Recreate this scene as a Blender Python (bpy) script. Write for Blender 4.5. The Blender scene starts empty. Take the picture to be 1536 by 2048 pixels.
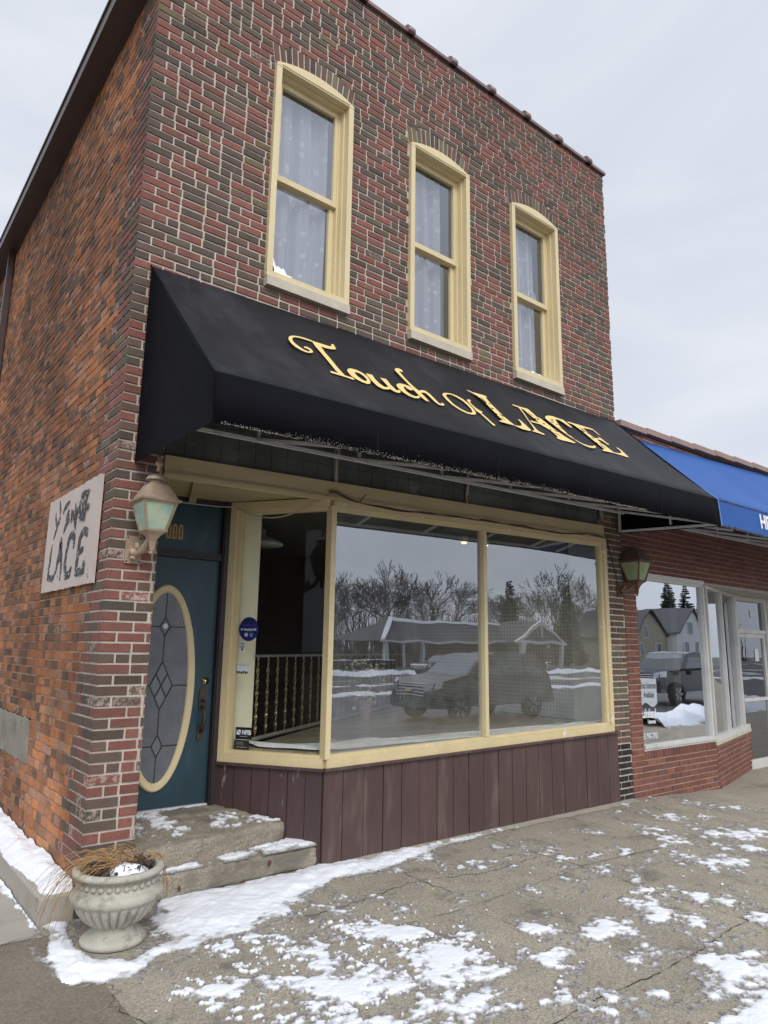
import bpy, bmesh, math, random
import numpy as np
from mathutils import Vector, Matrix, geometry, noise
random.seed(7)
sc = bpy.context.scene
COL = sc.collection
R_ = math.radians
# ------------------------------------------------------------------ camera
cam = bpy.data.objects.new('camera', bpy.data.cameras.new('camera'))
COL.objects.link(cam)
cam.data.sensor_fit = 'VERTICAL'
cam.data.sensor_height = 36.0
cam.data.lens = 1392.874 / 2048 * 36.0
cam.data.clip_start = 0.05
cam.data.clip_end = 2000
cam.matrix_world = Matrix([[0.780735, -0.131498, -0.61087, -1.462287], [-0.624684, -0.140849, -0.76807, -4.829101], [0.014959, 0.981259, -0.19211, 1.668035], [0.0, 0.0, 0.0, 1.0]])
sc.camera = cam
# ------------------------------------------------------------------ sky, sun, exposure
SUN_AZ, SUN_EL = R_(200), R_(42)          # azimuth measured from +y towards +x
sd = Vector((math.sin(SUN_AZ) * math.cos(SUN_EL), math.cos(SUN_AZ) * math.cos(SUN_EL), math.sin(SUN_EL)))
w = bpy.data.worlds.new('World'); sc.world = w; w.use_nodes = True
nt = w.node_tree; nt.nodes.clear()
def N(t, **k):
    n = nt.nodes.new(t)
    for a, b in k.items(): setattr(n, a, b)
    return n
out = N('ShaderNodeOutputWorld')
sky = N('ShaderNodeTexSky', sky_type='NISHITA', sun_disc=False)
sky.sun_elevation = SUN_EL; sky.sun_rotation = SUN_AZ; sky.dust_density = 4.0; sky.air_density = 1.0
bgs = N('ShaderNodeBackground'); bgs.inputs[1].default_value = 0.08
nt.links.new(sky.outputs[0], bgs.inputs[0])
tc = N('ShaderNodeTexCoord')
mp = N('ShaderNodeMapping'); mp.inputs['Scale'].default_value = (1, 1, 2.6)
nt.links.new(tc.outputs['Generated'], mp.inputs[0])
n1 = N('ShaderNodeTexNoise'); n1.inputs['Scale'].default_value = 2.2; n1.inputs['Detail'].default_value = 7; n1.inputs['Roughness'].default_value = .55
n1.inputs['Distortion'].default_value = .6
nt.links.new(mp.outputs[0], n1.inputs['Vector'])
cr = N('ShaderNodeValToRGB')
cr.color_ramp.elements[0].position = .36; cr.color_ramp.elements[0].color = (.62, .668, .75, 1)
cr.color_ramp.elements[1].position = .66; cr.color_ramp.elements[1].color = (.735, .76, .825, 1)
nt.links.new(n1.outputs['Fac'], cr.inputs[0])
vd = N('ShaderNodeVectorMath', operation='DOT_PRODUCT'); vd.inputs[1].default_value = sd
nt.links.new(tc.outputs['Generated'], vd.inputs[0])
mx = N('ShaderNodeMath', operation='MAXIMUM'); mx.inputs[1].default_value = 0
nt.links.new(vd.outputs['Value'], mx.inputs[0])
pw = N('ShaderNodeMath', operation='POWER'); pw.inputs[1].default_value = 3
nt.links.new(mx.outputs[0], pw.inputs[0])
ml = N('ShaderNodeMath', operation='MULTIPLY_ADD'); ml.inputs[1].default_value = 1.5; ml.inputs[2].default_value = 1.0
nt.links.new(pw.outputs[0], ml.inputs[0])
bgc = N('ShaderNodeBackground')
nt.links.new(cr.outputs[0], bgc.inputs[0]); nt.links.new(ml.outputs[0], bgc.inputs[1])
mixw = N('ShaderNodeMixShader'); mixw.inputs[0].default_value = .94
nt.links.new(bgs.outputs[0], mixw.inputs[1]); nt.links.new(bgc.outputs[0], mixw.inputs[2])
nt.links.new(mixw.outputs[0], out.inputs[0])
sun = bpy.data.objects.new('sun', bpy.data.lights.new('sun', 'SUN')); COL.objects.link(sun)
sun.data.energy = 1.2; sun.data.angle = R_(24); sun.data.color = (1, .95, .88)
sun.rotation_euler = sd.to_track_quat('Z', 'Y').to_euler()
sc.view_settings.view_transform = 'Standard'; sc.view_settings.look = 'None'
sc.view_settings.exposure = 0.2; sc.view_settings.gamma = 1.0
sc.view_settings.use_curve_mapping = False
sc.cycles.max_bounces = 7; sc.cycles.transparent_max_bounces = 16
sc.cycles.use_denoising = True

# ------------------------------------------------------------------ helpers
class MB:
    def __init__(s): s.v = []; s.f = []; s.m = []; s.c = []; s.cur = 0; s.col = (1, 1, 1, 0); s.smooth = False; s.sm = []
    def pts(s, P):
        i = len(s.v); s.v += [tuple(p) for p in P]; s.c += [s.col] * len(P); return i
    def face(s, idx): s.f.append(tuple(idx)); s.m.append(s.cur); s.sm.append(s.smooth)
    def quad(s, a, b, c, d): i = s.pts((a, b, c, d)); s.face((i, i + 1, i + 2, i + 3))
    def hexa(s, P):
        i = s.pts(P)
        for q in ((0, 3, 2, 1), (4, 5, 6, 7), (0, 1, 5, 4), (1, 2, 6, 5), (2, 3, 7, 6), (3, 0, 4, 7)): s.face([i + k for k in q])
    def box(s, x0, y0, z0, x1, y1, z1):
        s.hexa([(x0, y0, z0), (x1, y0, z0), (x1, y1, z0), (x0, y1, z0), (x0, y0, z1), (x1, y0, z1), (x1, y1, z1), (x0, y1, z1)])
    def fbox(s, F, s0, s1, n0, n1, z0, z1):
        z0 = z0 if isinstance(z0, tuple) else (z0, z0); z1 = z1 if isinstance(z1, tuple) else (z1, z1)
        P = F.p
        s.hexa([P(s0, n1, z0[0]), P(s1, n1, z0[1]), P(s1, n0, z0[1]), P(s0, n0, z0[0]), P(s0, n1, z1[0]), P(s1, n1, z1[1]), P(s1, n0, z1[1]), P(s0, n0, z1[0])])
    def prism(s, loop, off, holes=()):
        """flat polygon (3-D points) thickened by the vector off"""
        off = Vector(off); loops = [[Vector(p) for p in loop]] + [[Vector(p) for p in h] for h in holes]
        allp = [p for l in loops for p in l]
        tris = geometry.tessellate_polygon(loops)
        i = s.pts(allp); j = s.pts([p + off for p in allp])
        for t in tris:
            s.face([i + k for k in t]); s.face([j + k for k in reversed(t)])
        b = 0
        for l in loops:
            n = len(l)
            for k in range(n):
                a, c = b + k, b + (k + 1) % n
                s.face((i + a, i + c, j + c, j + a))
            b += n
    def tube(s, path, r, n=6, cap=True, sq=None):
        path = [Vector(p) for p in path]; L = len(path)
        rr = r if isinstance(r, (list, tuple)) else [r] * L
        rings = []; up = None
        for k, p in enumerate(path):
            t = (path[min(k + 1, L - 1)] - path[max(k - 1, 0)])
            if t.length < 1e-9: t = Vector((0, 0, 1))
            t.normalize()
            if up is None: up = Vector((0, 0, 1)) if abs(t.z) < .9 else Vector((1, 0, 0))
            a = up - t * up.dot(t)
            if a.length < 1e-6: a = t.orthogonal()
            a.normalize(); up = a; b = t.cross(a)
            ph = math.pi / n if n == 4 else 0
            rings.append(s.pts([p + (a * math.cos(ph + 2 * math.pi * q / n) + b * math.sin(ph + 2 * math.pi * q / n)) * rr[k] for q in range(n)]))
        for k in range(L - 1):
            for q in range(n):
                a, b = rings[k] + q, rings[k] + (q + 1) % n
                c, d = rings[k + 1] + (q + 1) % n, rings[k + 1] + q
                s.face((a, b, c, d))
        if cap:
            s.face([rings[0] + q for q in reversed(range(n))]); s.face([rings[-1] + q for q in range(n)])
    def lathe(s, prof, n=32, o=(0, 0, 0), mod=None, caps=True):
        rings = []
        for k, (r, z) in enumerate(prof):
            P = []
            for q in range(n):
                th = 2 * math.pi * q / n
                rr = r * (mod(th, k) if mod else 1)
                P.append((o[0] + rr * math.cos(th), o[1] + rr * math.sin(th), o[2] + z))
            rings.append(s.pts(P))
        for k in range(len(prof) - 1):
            for q in range(n):
                s.face((rings[k] + q, rings[k] + (q + 1) % n, rings[k + 1] + (q + 1) % n, rings[k + 1] + q))
        if caps:
            s.face([rings[0] + q for q in reversed(range(n))]); s.face([rings[-1] + q for q in range(n)])
    def sphere(s, c, r, n=8, sc=(1, 1, 1)):
        m = n // 2 + 1; prof = [(max(1e-4, r * math.sin(math.pi * k / m)), -r * math.cos(math.pi * k / m)) for k in range(m + 1)]
        i0 = len(s.v); s.lathe(prof, n, (0, 0, 0))
        for i in range(i0, len(s.v)): v = s.v[i]; s.v[i] = (c[0] + v[0] * sc[0], c[1] + v[1] * sc[1], c[2] + v[2] * sc[2])
    def build(s, name, mats, parent=None, colattr=False):
        me = bpy.data.meshes.new(name)
        o3 = root_of(parent)
        me.from_pydata([(x - o3[0], y - o3[1], z - o3[2]) for x, y, z in s.v], [], s.f)
        if not isinstance(mats, (list, tuple)): mats = [mats]
        for mt in mats: me.materials.append(mt)
        me.polygons.foreach_set('material_index', s.m)
        me.polygons.foreach_set('use_smooth', s.sm)
        if colattr:
            a = me.color_attributes.new('Col', 'FLOAT_COLOR', 'POINT')
            a.data.foreach_set('color', np.array(s.c, dtype=np.float32).ravel())
        bm_fix(me)
        o = bpy.data.objects.new(name, me); COL.objects.link(o)
        if parent is not None: o.parent = parent
        return o
def bm_fix(me):
    bm = bmesh.new(); bm.from_mesh(me)
    bmesh.ops.recalc_face_normals(bm, faces=bm.faces)
    bm.to_mesh(me); bm.free()
def root_of(p):
    v = Vector((0, 0, 0))
    while p is not None: v += p.location; p = p.parent
    return v
class FR:
    """a wall frame: s runs along the wall, n out of it, z up"""
    def __init__(f, o, d):
        f.o = Vector(o); f.d = Vector(d).normalized(); f.n = Vector((f.d.y, -f.d.x, 0))
    def p(f, s, n, z): q = f.o + f.d * s + f.n * n; return Vector((q.x, q.y, q.z + z))
def tag(o, label=None, cat=None, group=None, kind=None):
    for k, v in (('label', label), ('category', cat), ('group', group), ('kind', kind)):
        if v: o[k] = v
    return o
def thing(name, label, cat, loc=(0, 0, 0), group=None, kind=None):
    o = bpy.data.objects.new(name, None); COL.objects.link(o); o.location = loc; o.empty_display_size = .1
    return tag(o, label, cat, group, kind)
def single(mb, name, mats, label, cat, loc=None, group=None, kind=None, colattr=False):
    """a thing that is one mesh, its origin at loc"""
    loc = loc or (0, 0, 0)
    mb.v = [(x - loc[0], y - loc[1], z - loc[2]) for x, y, z in mb.v]
    o = mb.build(name, mats, None, colattr); o.location = loc
    return tag(o, label, cat, group, kind)
def struct(mb, name, mats, kind='structure'):
    o = mb.build(name, mats); o['kind'] = kind; return o

# ------------------------------------------------------------------ materials
def mat(name, col, rough=.7, var=.12, scale=9, fine=0., fscale=180, bump=0., bscale=60, metal=0, spec=.5, dirt=None, dscale=3, dpos=(.55, .7), stretch=(1, 1, 1), emit=0):
    m = bpy.data.materials.new(name); m.use_nodes = True; t = m.node_tree; L = t.links
    b = t.nodes['Principled BSDF']; b.inputs['Roughness'].default_value = rough; b.inputs['Metallic'].default_value = metal
    b.inputs['Specular IOR Level'].default_value = spec
    n = lambda ty, **k: (lambda q: ([setattr(q, a, v) for a, v in k.items()], q)[1])(t.nodes.new(ty))
    tc = n('ShaderNodeTexCoord'); mp = n('ShaderNodeMapping'); mp.inputs['Scale'].default_value = stretch
    L.new(tc.outputs['Object'], mp.inputs[0])
    def nz(s, d=4, r=.55):
        q = n('ShaderNodeTexNoise'); q.inputs['Scale'].default_value = s; q.inputs['Detail'].default_value = d; q.inputs['Roughness'].default_value = r
        L.new(mp.outputs[0], q.inputs['Vector']); return q
    def ramp(src, p0, c0, p1, c1):
        q = n('ShaderNodeValToRGB'); e = q.color_ramp.elements; e[0].position = p0; e[1].position = p1; e[0].color = (*c0, 1); e[1].color = (*c1, 1)
        L.new(src, q.inputs[0]); return q
    c = Vector(col)
    cur = ramp(nz(scale).outputs['Fac'], .3, c * (1 - var), .7, c * (1 + var)).outputs[0]
    if fine:
        q = n('ShaderNodeMix', data_type='RGBA', blend_type='MULTIPLY'); q.inputs[0].default_value = 1
        L.new(cur, q.inputs[6]); L.new(ramp(nz(fscale, 2).outputs['Fac'], .35, (1 - fine,) * 3, .65, (1 + fine,) * 3).outputs[0], q.inputs[7]); cur = q.outputs[2]
    if dirt:
        f = ramp(nz(dscale, 8, .65).outputs['Fac'], dpos[0], (0, 0, 0), dpos[1], (1, 1, 1))
        q = n('ShaderNodeMix', data_type='RGBA'); L.new(f.outputs[0], q.inputs[0]); L.new(cur, q.inputs[6]); q.inputs[7].default_value = (*dirt, 1); cur = q.outputs[2]
    L.new(cur, b.inputs['Base Color'])
    if bump:
        bp = n('ShaderNodeBump'); bp.inputs['Strength'].default_value = bump; bp.inputs['Distance'].default_value = .01
        L.new(nz(bscale, 5).outputs['Fac'], bp.inputs['Height']); L.new(bp.outputs[0], b.inputs['Normal'])
    if emit:
        b.inputs['Emission Color'].default_value = (*col, 1); b.inputs['Emission Strength'].default_value = emit
    return m
def brick_mat(name, spall, speck=.22, stain=0):
    m = bpy.data.materials.new(name); m.use_nodes = True; t = m.node_tree; L = t.links; b = t.nodes['Principled BSDF']
    n = lambda ty, **k: (lambda q: ([setattr(q, a, v) for a, v in k.items()], q)[1])(t.nodes.new(ty))
    b.inputs['Roughness'].default_value = .85; b.inputs['Specular IOR Level'].default_value = .3
    at = n('ShaderNodeAttribute', attribute_name='Col'); tc = n('ShaderNodeTexCoord')
    def nz(s, d=3, r=.6):
        q = n('ShaderNodeTexNoise'); q.inputs['Scale'].default_value = s; q.inputs['Detail'].default_value = d; q.inputs['Roughness'].default_value = r
        L.new(tc.outputs['Object'], q.inputs['Vector']); return q
    def ramp(src, p0, v0, p1, v1):
        q = n('ShaderNodeMapRange'); q.inputs[1].default_value = p0; q.inputs[2].default_value = p1; q.inputs[3].default_value = v0; q.inputs[4].default_value = v1
        L.new(src, q.inputs[0]); return q.outputs[0]
    def mul(c, f):
        q = n('ShaderNodeVectorMath', operation='SCALE'); L.new(c, q.inputs[0]); L.new(f, q.inputs['Scale']); return q.outputs[0]
    c = mul(at.outputs['Color'], ramp(nz(330, 2).outputs['Fac'], .3, 1 - speck, .7, 1 + speck))
    c = mul(c, ramp(nz(14, 5).outputs['Fac'], .3, .86, .7, 1.14)); c = mul(c, ramp(nz(1.1, 7, .65).outputs['Fac'], .35, .84, .62, 1.08))
    mxv = n('ShaderNodeMix', data_type='RGBA'); L.new(ramp(nz(38, 6, .75).outputs['Fac'], .46, 0, .66, .25 if stain else .5), mxv.inputs[0]); L.new(c, mxv.inputs[6]); mxv.inputs[7].default_value = (.125, .085, .066, 1); c = mxv.outputs[2]
    c = mul(c, ramp(nz(95, 4, .7).outputs['Fac'], .32, .74, .68, 1.26))
    if stain: c = mul(c, ramp(nz(.9, 6).outputs['Fac'], .38, 1 - stain, .6, 1 + stain * .35))
    # pale spalled skin on some bricks, masked by the alpha of the attribute
    th = n('ShaderNodeMath', operation='MULTIPLY'); L.new(at.outputs['Alpha'], th.inputs[0])
    L.new(ramp(nz(26, 6, .7).outputs['Fac'], .47, 0, .56, 1), th.inputs[1])
    q = n('ShaderNodeMix', data_type='RGBA'); L.new(th.outputs[0], q.inputs[0]); L.new(c, q.inputs[6]); q.inputs[7].default_value = (*spall, 1)
    L.new(q.outputs[2], b.inputs['Base Color'])
    bp = n('ShaderNodeBump'); bp.inputs['Strength'].default_value = .35; bp.inputs['Distance'].default_value = .004
    L.new(nz(190, 4, .7).outputs['Fac'], bp.inputs['Height']); L.new(bp.outputs[0], b.inputs['Normal'])
    return m
def glass_mat(name, base, gain, tint=(.9, .95, .93), dust=.03, wav=.02, dcol=(.5, .5, .48)):
    m = bpy.data.materials.new(name); m.use_nodes = True; t = m.node_tree; L = t.links; t.nodes.clear()
    n = lambda ty, **k: (lambda q: ([setattr(q, a, v) for a, v in k.items()], q)[1])(t.nodes.new(ty))
    o = n('ShaderNodeOutputMaterial'); tr = n('ShaderNodeBsdfTransparent'); tr.inputs[0].default_value = (*tint, 1)
    gl = n('ShaderNodeBsdfGlossy'); gl.inputs['Roughness'].default_value = .0; gl.inputs[0].default_value = (.9, .94, 1, 1)
    df = n('ShaderNodeBsdfDiffuse'); df.inputs[0].default_value = (*dcol, 1)
    fr = n('ShaderNodeFresnel'); fr.inputs[0].default_value = 1.52
    a = n('ShaderNodeMath', operation='MULTIPLY_ADD'); a.inputs[1].default_value = gain; a.inputs[2].default_value = base; a.use_clamp = True
    L.new(fr.outputs[0], a.inputs[0])
    ge = n('ShaderNodeNewGeometry'); inv = n('ShaderNodeMath', operation='SUBTRACT'); inv.inputs[0].default_value = 1; L.new(ge.outputs['Backfacing'], inv.inputs[1])
    f = n('ShaderNodeMath', operation='MULTIPLY'); L.new(a.outputs[0], f.inputs[0]); L.new(inv.outputs[0], f.inputs[1])
    tc = n('ShaderNodeTexCoord')
    if wav:
        nz = n('ShaderNodeTexNoise'); nz.inputs['Scale'].default_value = 2.2; nz.inputs['Detail'].default_value = 1; L.new(tc.outputs['Object'], nz.inputs['Vector'])
        bp = n('ShaderNodeBump'); bp.inputs['Strength'].default_value = wav; bp.inputs['Distance'].default_value = .05; L.new(nz.outputs['Fac'], bp.inputs['Height'])
        L.new(bp.outputs[0], gl.inputs['Normal'])
    nd = n('ShaderNodeTexNoise'); nd.inputs['Scale'].default_value = 3; nd.inputs['Detail'].default_value = 8; nd.inputs['Roughness'].default_value = .7; L.new(tc.outputs['Object'], nd.inputs['Vector'])
    md = n('ShaderNodeMapRange'); md.inputs[1].default_value = .35; md.inputs[2].default_value = .75; md.inputs[3].default_value = dust * .4; md.inputs[4].default_value = dust * 1.8; L.new(nd.outputs['Fac'], md.inputs[0])
    fd = n('ShaderNodeMath', operation='MULTIPLY'); L.new(md.outputs[0], fd.inputs[0]); L.new(inv.outputs[0], fd.inputs[1])
    m1 = n('ShaderNodeMixShader'); L.new(fd.outputs[0], m1.inputs[0]); L.new(tr.outputs[0], m1.inputs[1]); L.new(df.outputs[0], m1.inputs[2])
    m2 = n('ShaderNodeMixShader'); L.new(f.outputs[0], m2.inputs[0]); L.new(m1.outputs[0], m2.inputs[1]); L.new(gl.outputs[0], m2.inputs[2])
    L.new(m2.outputs[0], o.inputs[0])
    return m
M = {}
M['brick'] = brick_mat('face brick', (.50, .36, .32))
M['oldbrick'] = brick_mat('old common brick', (.42, .24, .17), .15, .3)
M['redbrick'] = brick_mat('red brick', (.4, .3, .26), .12)
M['mortar'] = mat('mortar', (.50, .44, .37), .95, .15, 12, .15, 250, .3, 120)
M['oldmortar'] = mat('old mortar', (.30, .205, .145), .95, .25, 5, .2, 200, .3, 120)
M['redmortar'] = mat('pinkish mortar', (.42, .31, .25), .95, .1, 12)
M['cream'] = mat('cream paint', (.64, .53, .31), .45, .05, 6, .03, 90, .05, 40, dirt=(.55, .43, .24), dscale=4, dpos=(.6, .85), stretch=(1, 1, .25))
M['creamw'] = mat('worn cream paint', (.56, .45, .26), .5, .06, 5, .04, 60, .12, 40, dirt=(.34, .28, .19), dscale=7, dpos=(.62, .8), stretch=(.35, 1, 1))
M['creamchip'] = mat('chipped cream paint', (.62, .51, .29), .5, .06, 5, .03, 60, .12, 40, dirt=(.72, .70, .66), dscale=9, dpos=(.625, .65))
M['stone'] = mat('sill stone', (.50, .45, .36), .85, .1, 8, .08, 120, .1)
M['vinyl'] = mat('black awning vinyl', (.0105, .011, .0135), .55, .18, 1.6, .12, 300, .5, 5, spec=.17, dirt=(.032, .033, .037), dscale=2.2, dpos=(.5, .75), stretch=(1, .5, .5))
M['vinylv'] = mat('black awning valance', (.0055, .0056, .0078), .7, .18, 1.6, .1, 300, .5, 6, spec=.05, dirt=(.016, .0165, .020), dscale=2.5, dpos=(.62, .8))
M['gold'] = mat('gold lettering', (.78, .56, .22), .55, .05, 8, dirt=(.6, .42, .18), dscale=14, dpos=(.66, .8))
M['alu'] = mat('galvanised tube', (.66, .67, .69), .45, .1, 8, metal=.0, dirt=(.42, .42, .42), dscale=12)
M['grit'] = mat('grit and lichen', (.46, .42, .34), .9, .4, 60)
M['maroon'] = mat('maroon painted boards', (.080, .047, .043), .5, .12, 3, .06, 40, .18, 26, dirt=(.17, .125, .11), dscale=6, dpos=(.53, .80), stretch=(1, 1, .2))
M['maroonw'] = mat('peeling maroon boards', (.066, .038, .038), .5, .15, 4, .06, 40, .2, 26, dirt=(.34, .29, .25), dscale=7, dpos=(.625, .65), stretch=(1, 1, .16))
M['darkgap'] = mat('dark gap', (.012, .010, .010), .9, .1)
M['tile'] = mat('black glass tile', (.125, .138, .130), .2, .3, 1.5, spec=.9, dirt=(.22, .25, .21), dscale=2)
M['peel'] = mat('peeling white trim', (.45, .42, .38), .8, .15, 10, dirt=(.08, .06, .05), dscale=9, dpos=(.5, .56), stretch=(2, 2, .3))
M['teal'] = mat('teal door paint', (.018, .050, .068), .42, .2, 2.5, .08, 120, .06, 60, dirt=(.055, .095, .105), dscale=5, dpos=(.58, .8), stretch=(1, 1, .4))
M['jamb'] = mat('dark maroon jamb', (.026, .015, .016), .5, .15, 5)
M['lead'] = mat('lead came', (.06, .06, .065), .45, .1, 20, metal=.5)
M['obscure'] = mat('textured grey glass', (.135, .14, .155), .25, .12, 9, .08, 90, .25, 45, spec=.6)
M['bevel'] = mat('bevelled glass', (.155, .165, .18), .12, .15, 10, spec=.8)
M['brass'] = mat('polished brass', (.75, .58, .25), .25, .1, 10, metal=1)
M['oldbrass'] = mat('tarnished brass', (.085, .062, .048), .5, .3, 30, metal=.7, dirt=(.05, .035, .03), dscale=30)
M['copper'] = mat('weathered copper', (.37, .275, .19), .6, .16, 10, .08, 70, .05, 50, metal=.3, dirt=(.46, .43, .39), dscale=9, dpos=(.55, .75))
M['copperd'] = mat('rusty dark copper', (.15, .095, .062), .6, .2, 12, .1, 70, .1, 50, metal=.4, dirt=(.25, .2, .17), dscale=9, dpos=(.6, .75))
M['slag'] = mat('green slag glass', (.36, .50, .40), .18, .2, 7, spec=.6, dirt=(.62, .58, .36), dscale=8, dpos=(.5, .72), stretch=(1, 1, .6))
M['slagd'] = mat('olive slag glass', (.28, .34, .20), .18, .2, 7, spec=.6, dirt=(.40, .36, .14), dscale=8, dpos=(.5, .72))
M['concrete'] = mat('urn concrete', (.43, .41, .345), .92, .1, 7, .14, 160, .3, 120, dirt=(.20, .185, .15), dscale=9, dpos=(.53, .70))
M['ledge'] = mat('smooth grey concrete', (.36, .335, .285), .9, .08, 4, .06, 150, .1, 90, dirt=(.25, .23, .2), dscale=2)
M['step'] = mat('pebbly concrete step', (.29, .255, .195), .92, .12, 5, .35, 110, .6, 110, dirt=(.17, .15, .12), dscale=2.2, dpos=(.48, .62))
M['snow'] = mat('snow', (.84, .86, .90), .75, .02, 6, .02, 120, .45, 28, dirt=(.72, .70, .68), dscale=5, dpos=(.6, .8))
M['straw'] = mat('dry straw', (.34, .20, .085), .8, .35, 30)
M['deadleaf'] = mat('dead leaves', (.07, .05, .035), .9, .3, 30)
M['signw'] = mat('chipped white sign paint', (.49, .415, .37), .6, .06, 3, .03, 60, .05, 40, dirt=(.16, .13, .09), dscale=6, dpos=(.655, .68))
M['signk'] = mat('flaking black sign paint', (.022, .022, .03), .6, .2, 8, dirt=(.55, .48, .44), dscale=34, dpos=(.58, .61))
M['gutter'] = mat('brown aluminium', (.052, .032, .030), .4, .1, 3, spec=.5)
M['coping'] = mat('glazed brown tile', (.17, .10, .095), .3, .2, 5, spec=.6)
M['blue'] = mat('blue awning vinyl', (.020, .090, .315), .6, .08, 1.2, .05, 300, .06, 500, spec=.25, dirt=(.032, .108, .33), dscale=1.4, dpos=(.5, .8))
M['white'] = mat('white paint', (.75, .76, .78), .5, .04)
M['greywhite'] = mat('grey white aluminium', (.56, .55, .52), .5, .08, 4, dirt=(.44, .43, .40), dscale=3)
M['black'] = mat('black print', (.012, .012, .014), .5, .1)
M['navy'] = mat('navy sticker', (.012, .014, .115), .4, .08)
M['paper'] = mat('paper', (.62, .64, .64), .6, .05)
M['paleprint'] = mat('grey print', (.42, .46, .55), .6, .05)
M['drywall'] = mat('cream drywall', (.84, .78, .56), .8, .04)
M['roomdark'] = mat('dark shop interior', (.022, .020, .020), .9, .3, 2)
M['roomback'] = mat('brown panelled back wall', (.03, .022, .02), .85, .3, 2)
M['floorwood'] = mat('worn display floor', (.27, .235, .165), .7, .3, 3, .15, 60, .1, 40, dirt=(.15, .125, .085), dscale=4, dpos=(.5, .7), stretch=(.5, 2.5, 1))
M['cotton'] = mat('white batting', (.88, .90, .89), .95, .08, 14, .15, 60, .6, 45)
M['railgold'] = mat('gilt twisted iron', (.30, .24, .13), .35, .3, 40, metal=.85)
M['railiron'] = mat('grey rail iron', (.24, .23, .20), .5, .1, 10)
M['enamel'] = mat('white enamel', (.6, .62, .56), .4, .05)
M['lamp'] = mat('lit lamp', (1, .78, .25), emit=4)
M['flower'] = mat('white silk flowers', (.62, .60, .52), .8, .12, 20)
M['pinkpot'] = mat('pink pot', (.42, .22, .20), .5, .1)
M['leaf'] = mat('dull leaves', (.05, .055, .03), .8, .3, 20)
M['cable'] = mat('cable', (.05, .042, .035), .6, .2)
M['cablew'] = mat('pale cable', (.4, .36, .28), .6, .2)
M['lace'] = None
M['glass'] = glass_mat('shop glass', .25, 1.7, tint=(.97, .98, .97), dust=.12, dcol=(.62, .63, .60))
M['glassside'] = glass_mat('shop side glass', .0, .35, tint=(.95, .96, .95), dust=.006)
M['glassup'] = glass_mat('sash glass', .12, 1.4, tint=(.97, .98, 1), dust=.03, wav=.05)
M['glassent'] = glass_mat('entrance glass', .10, 1.6, tint=(.8, .82, .82), dust=.02, wav=.015)
M['glassnb'] = glass_mat('neighbour glass', .52, 2.2, tint=(.75, .78, .78), dust=.02, wav=.015)
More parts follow.
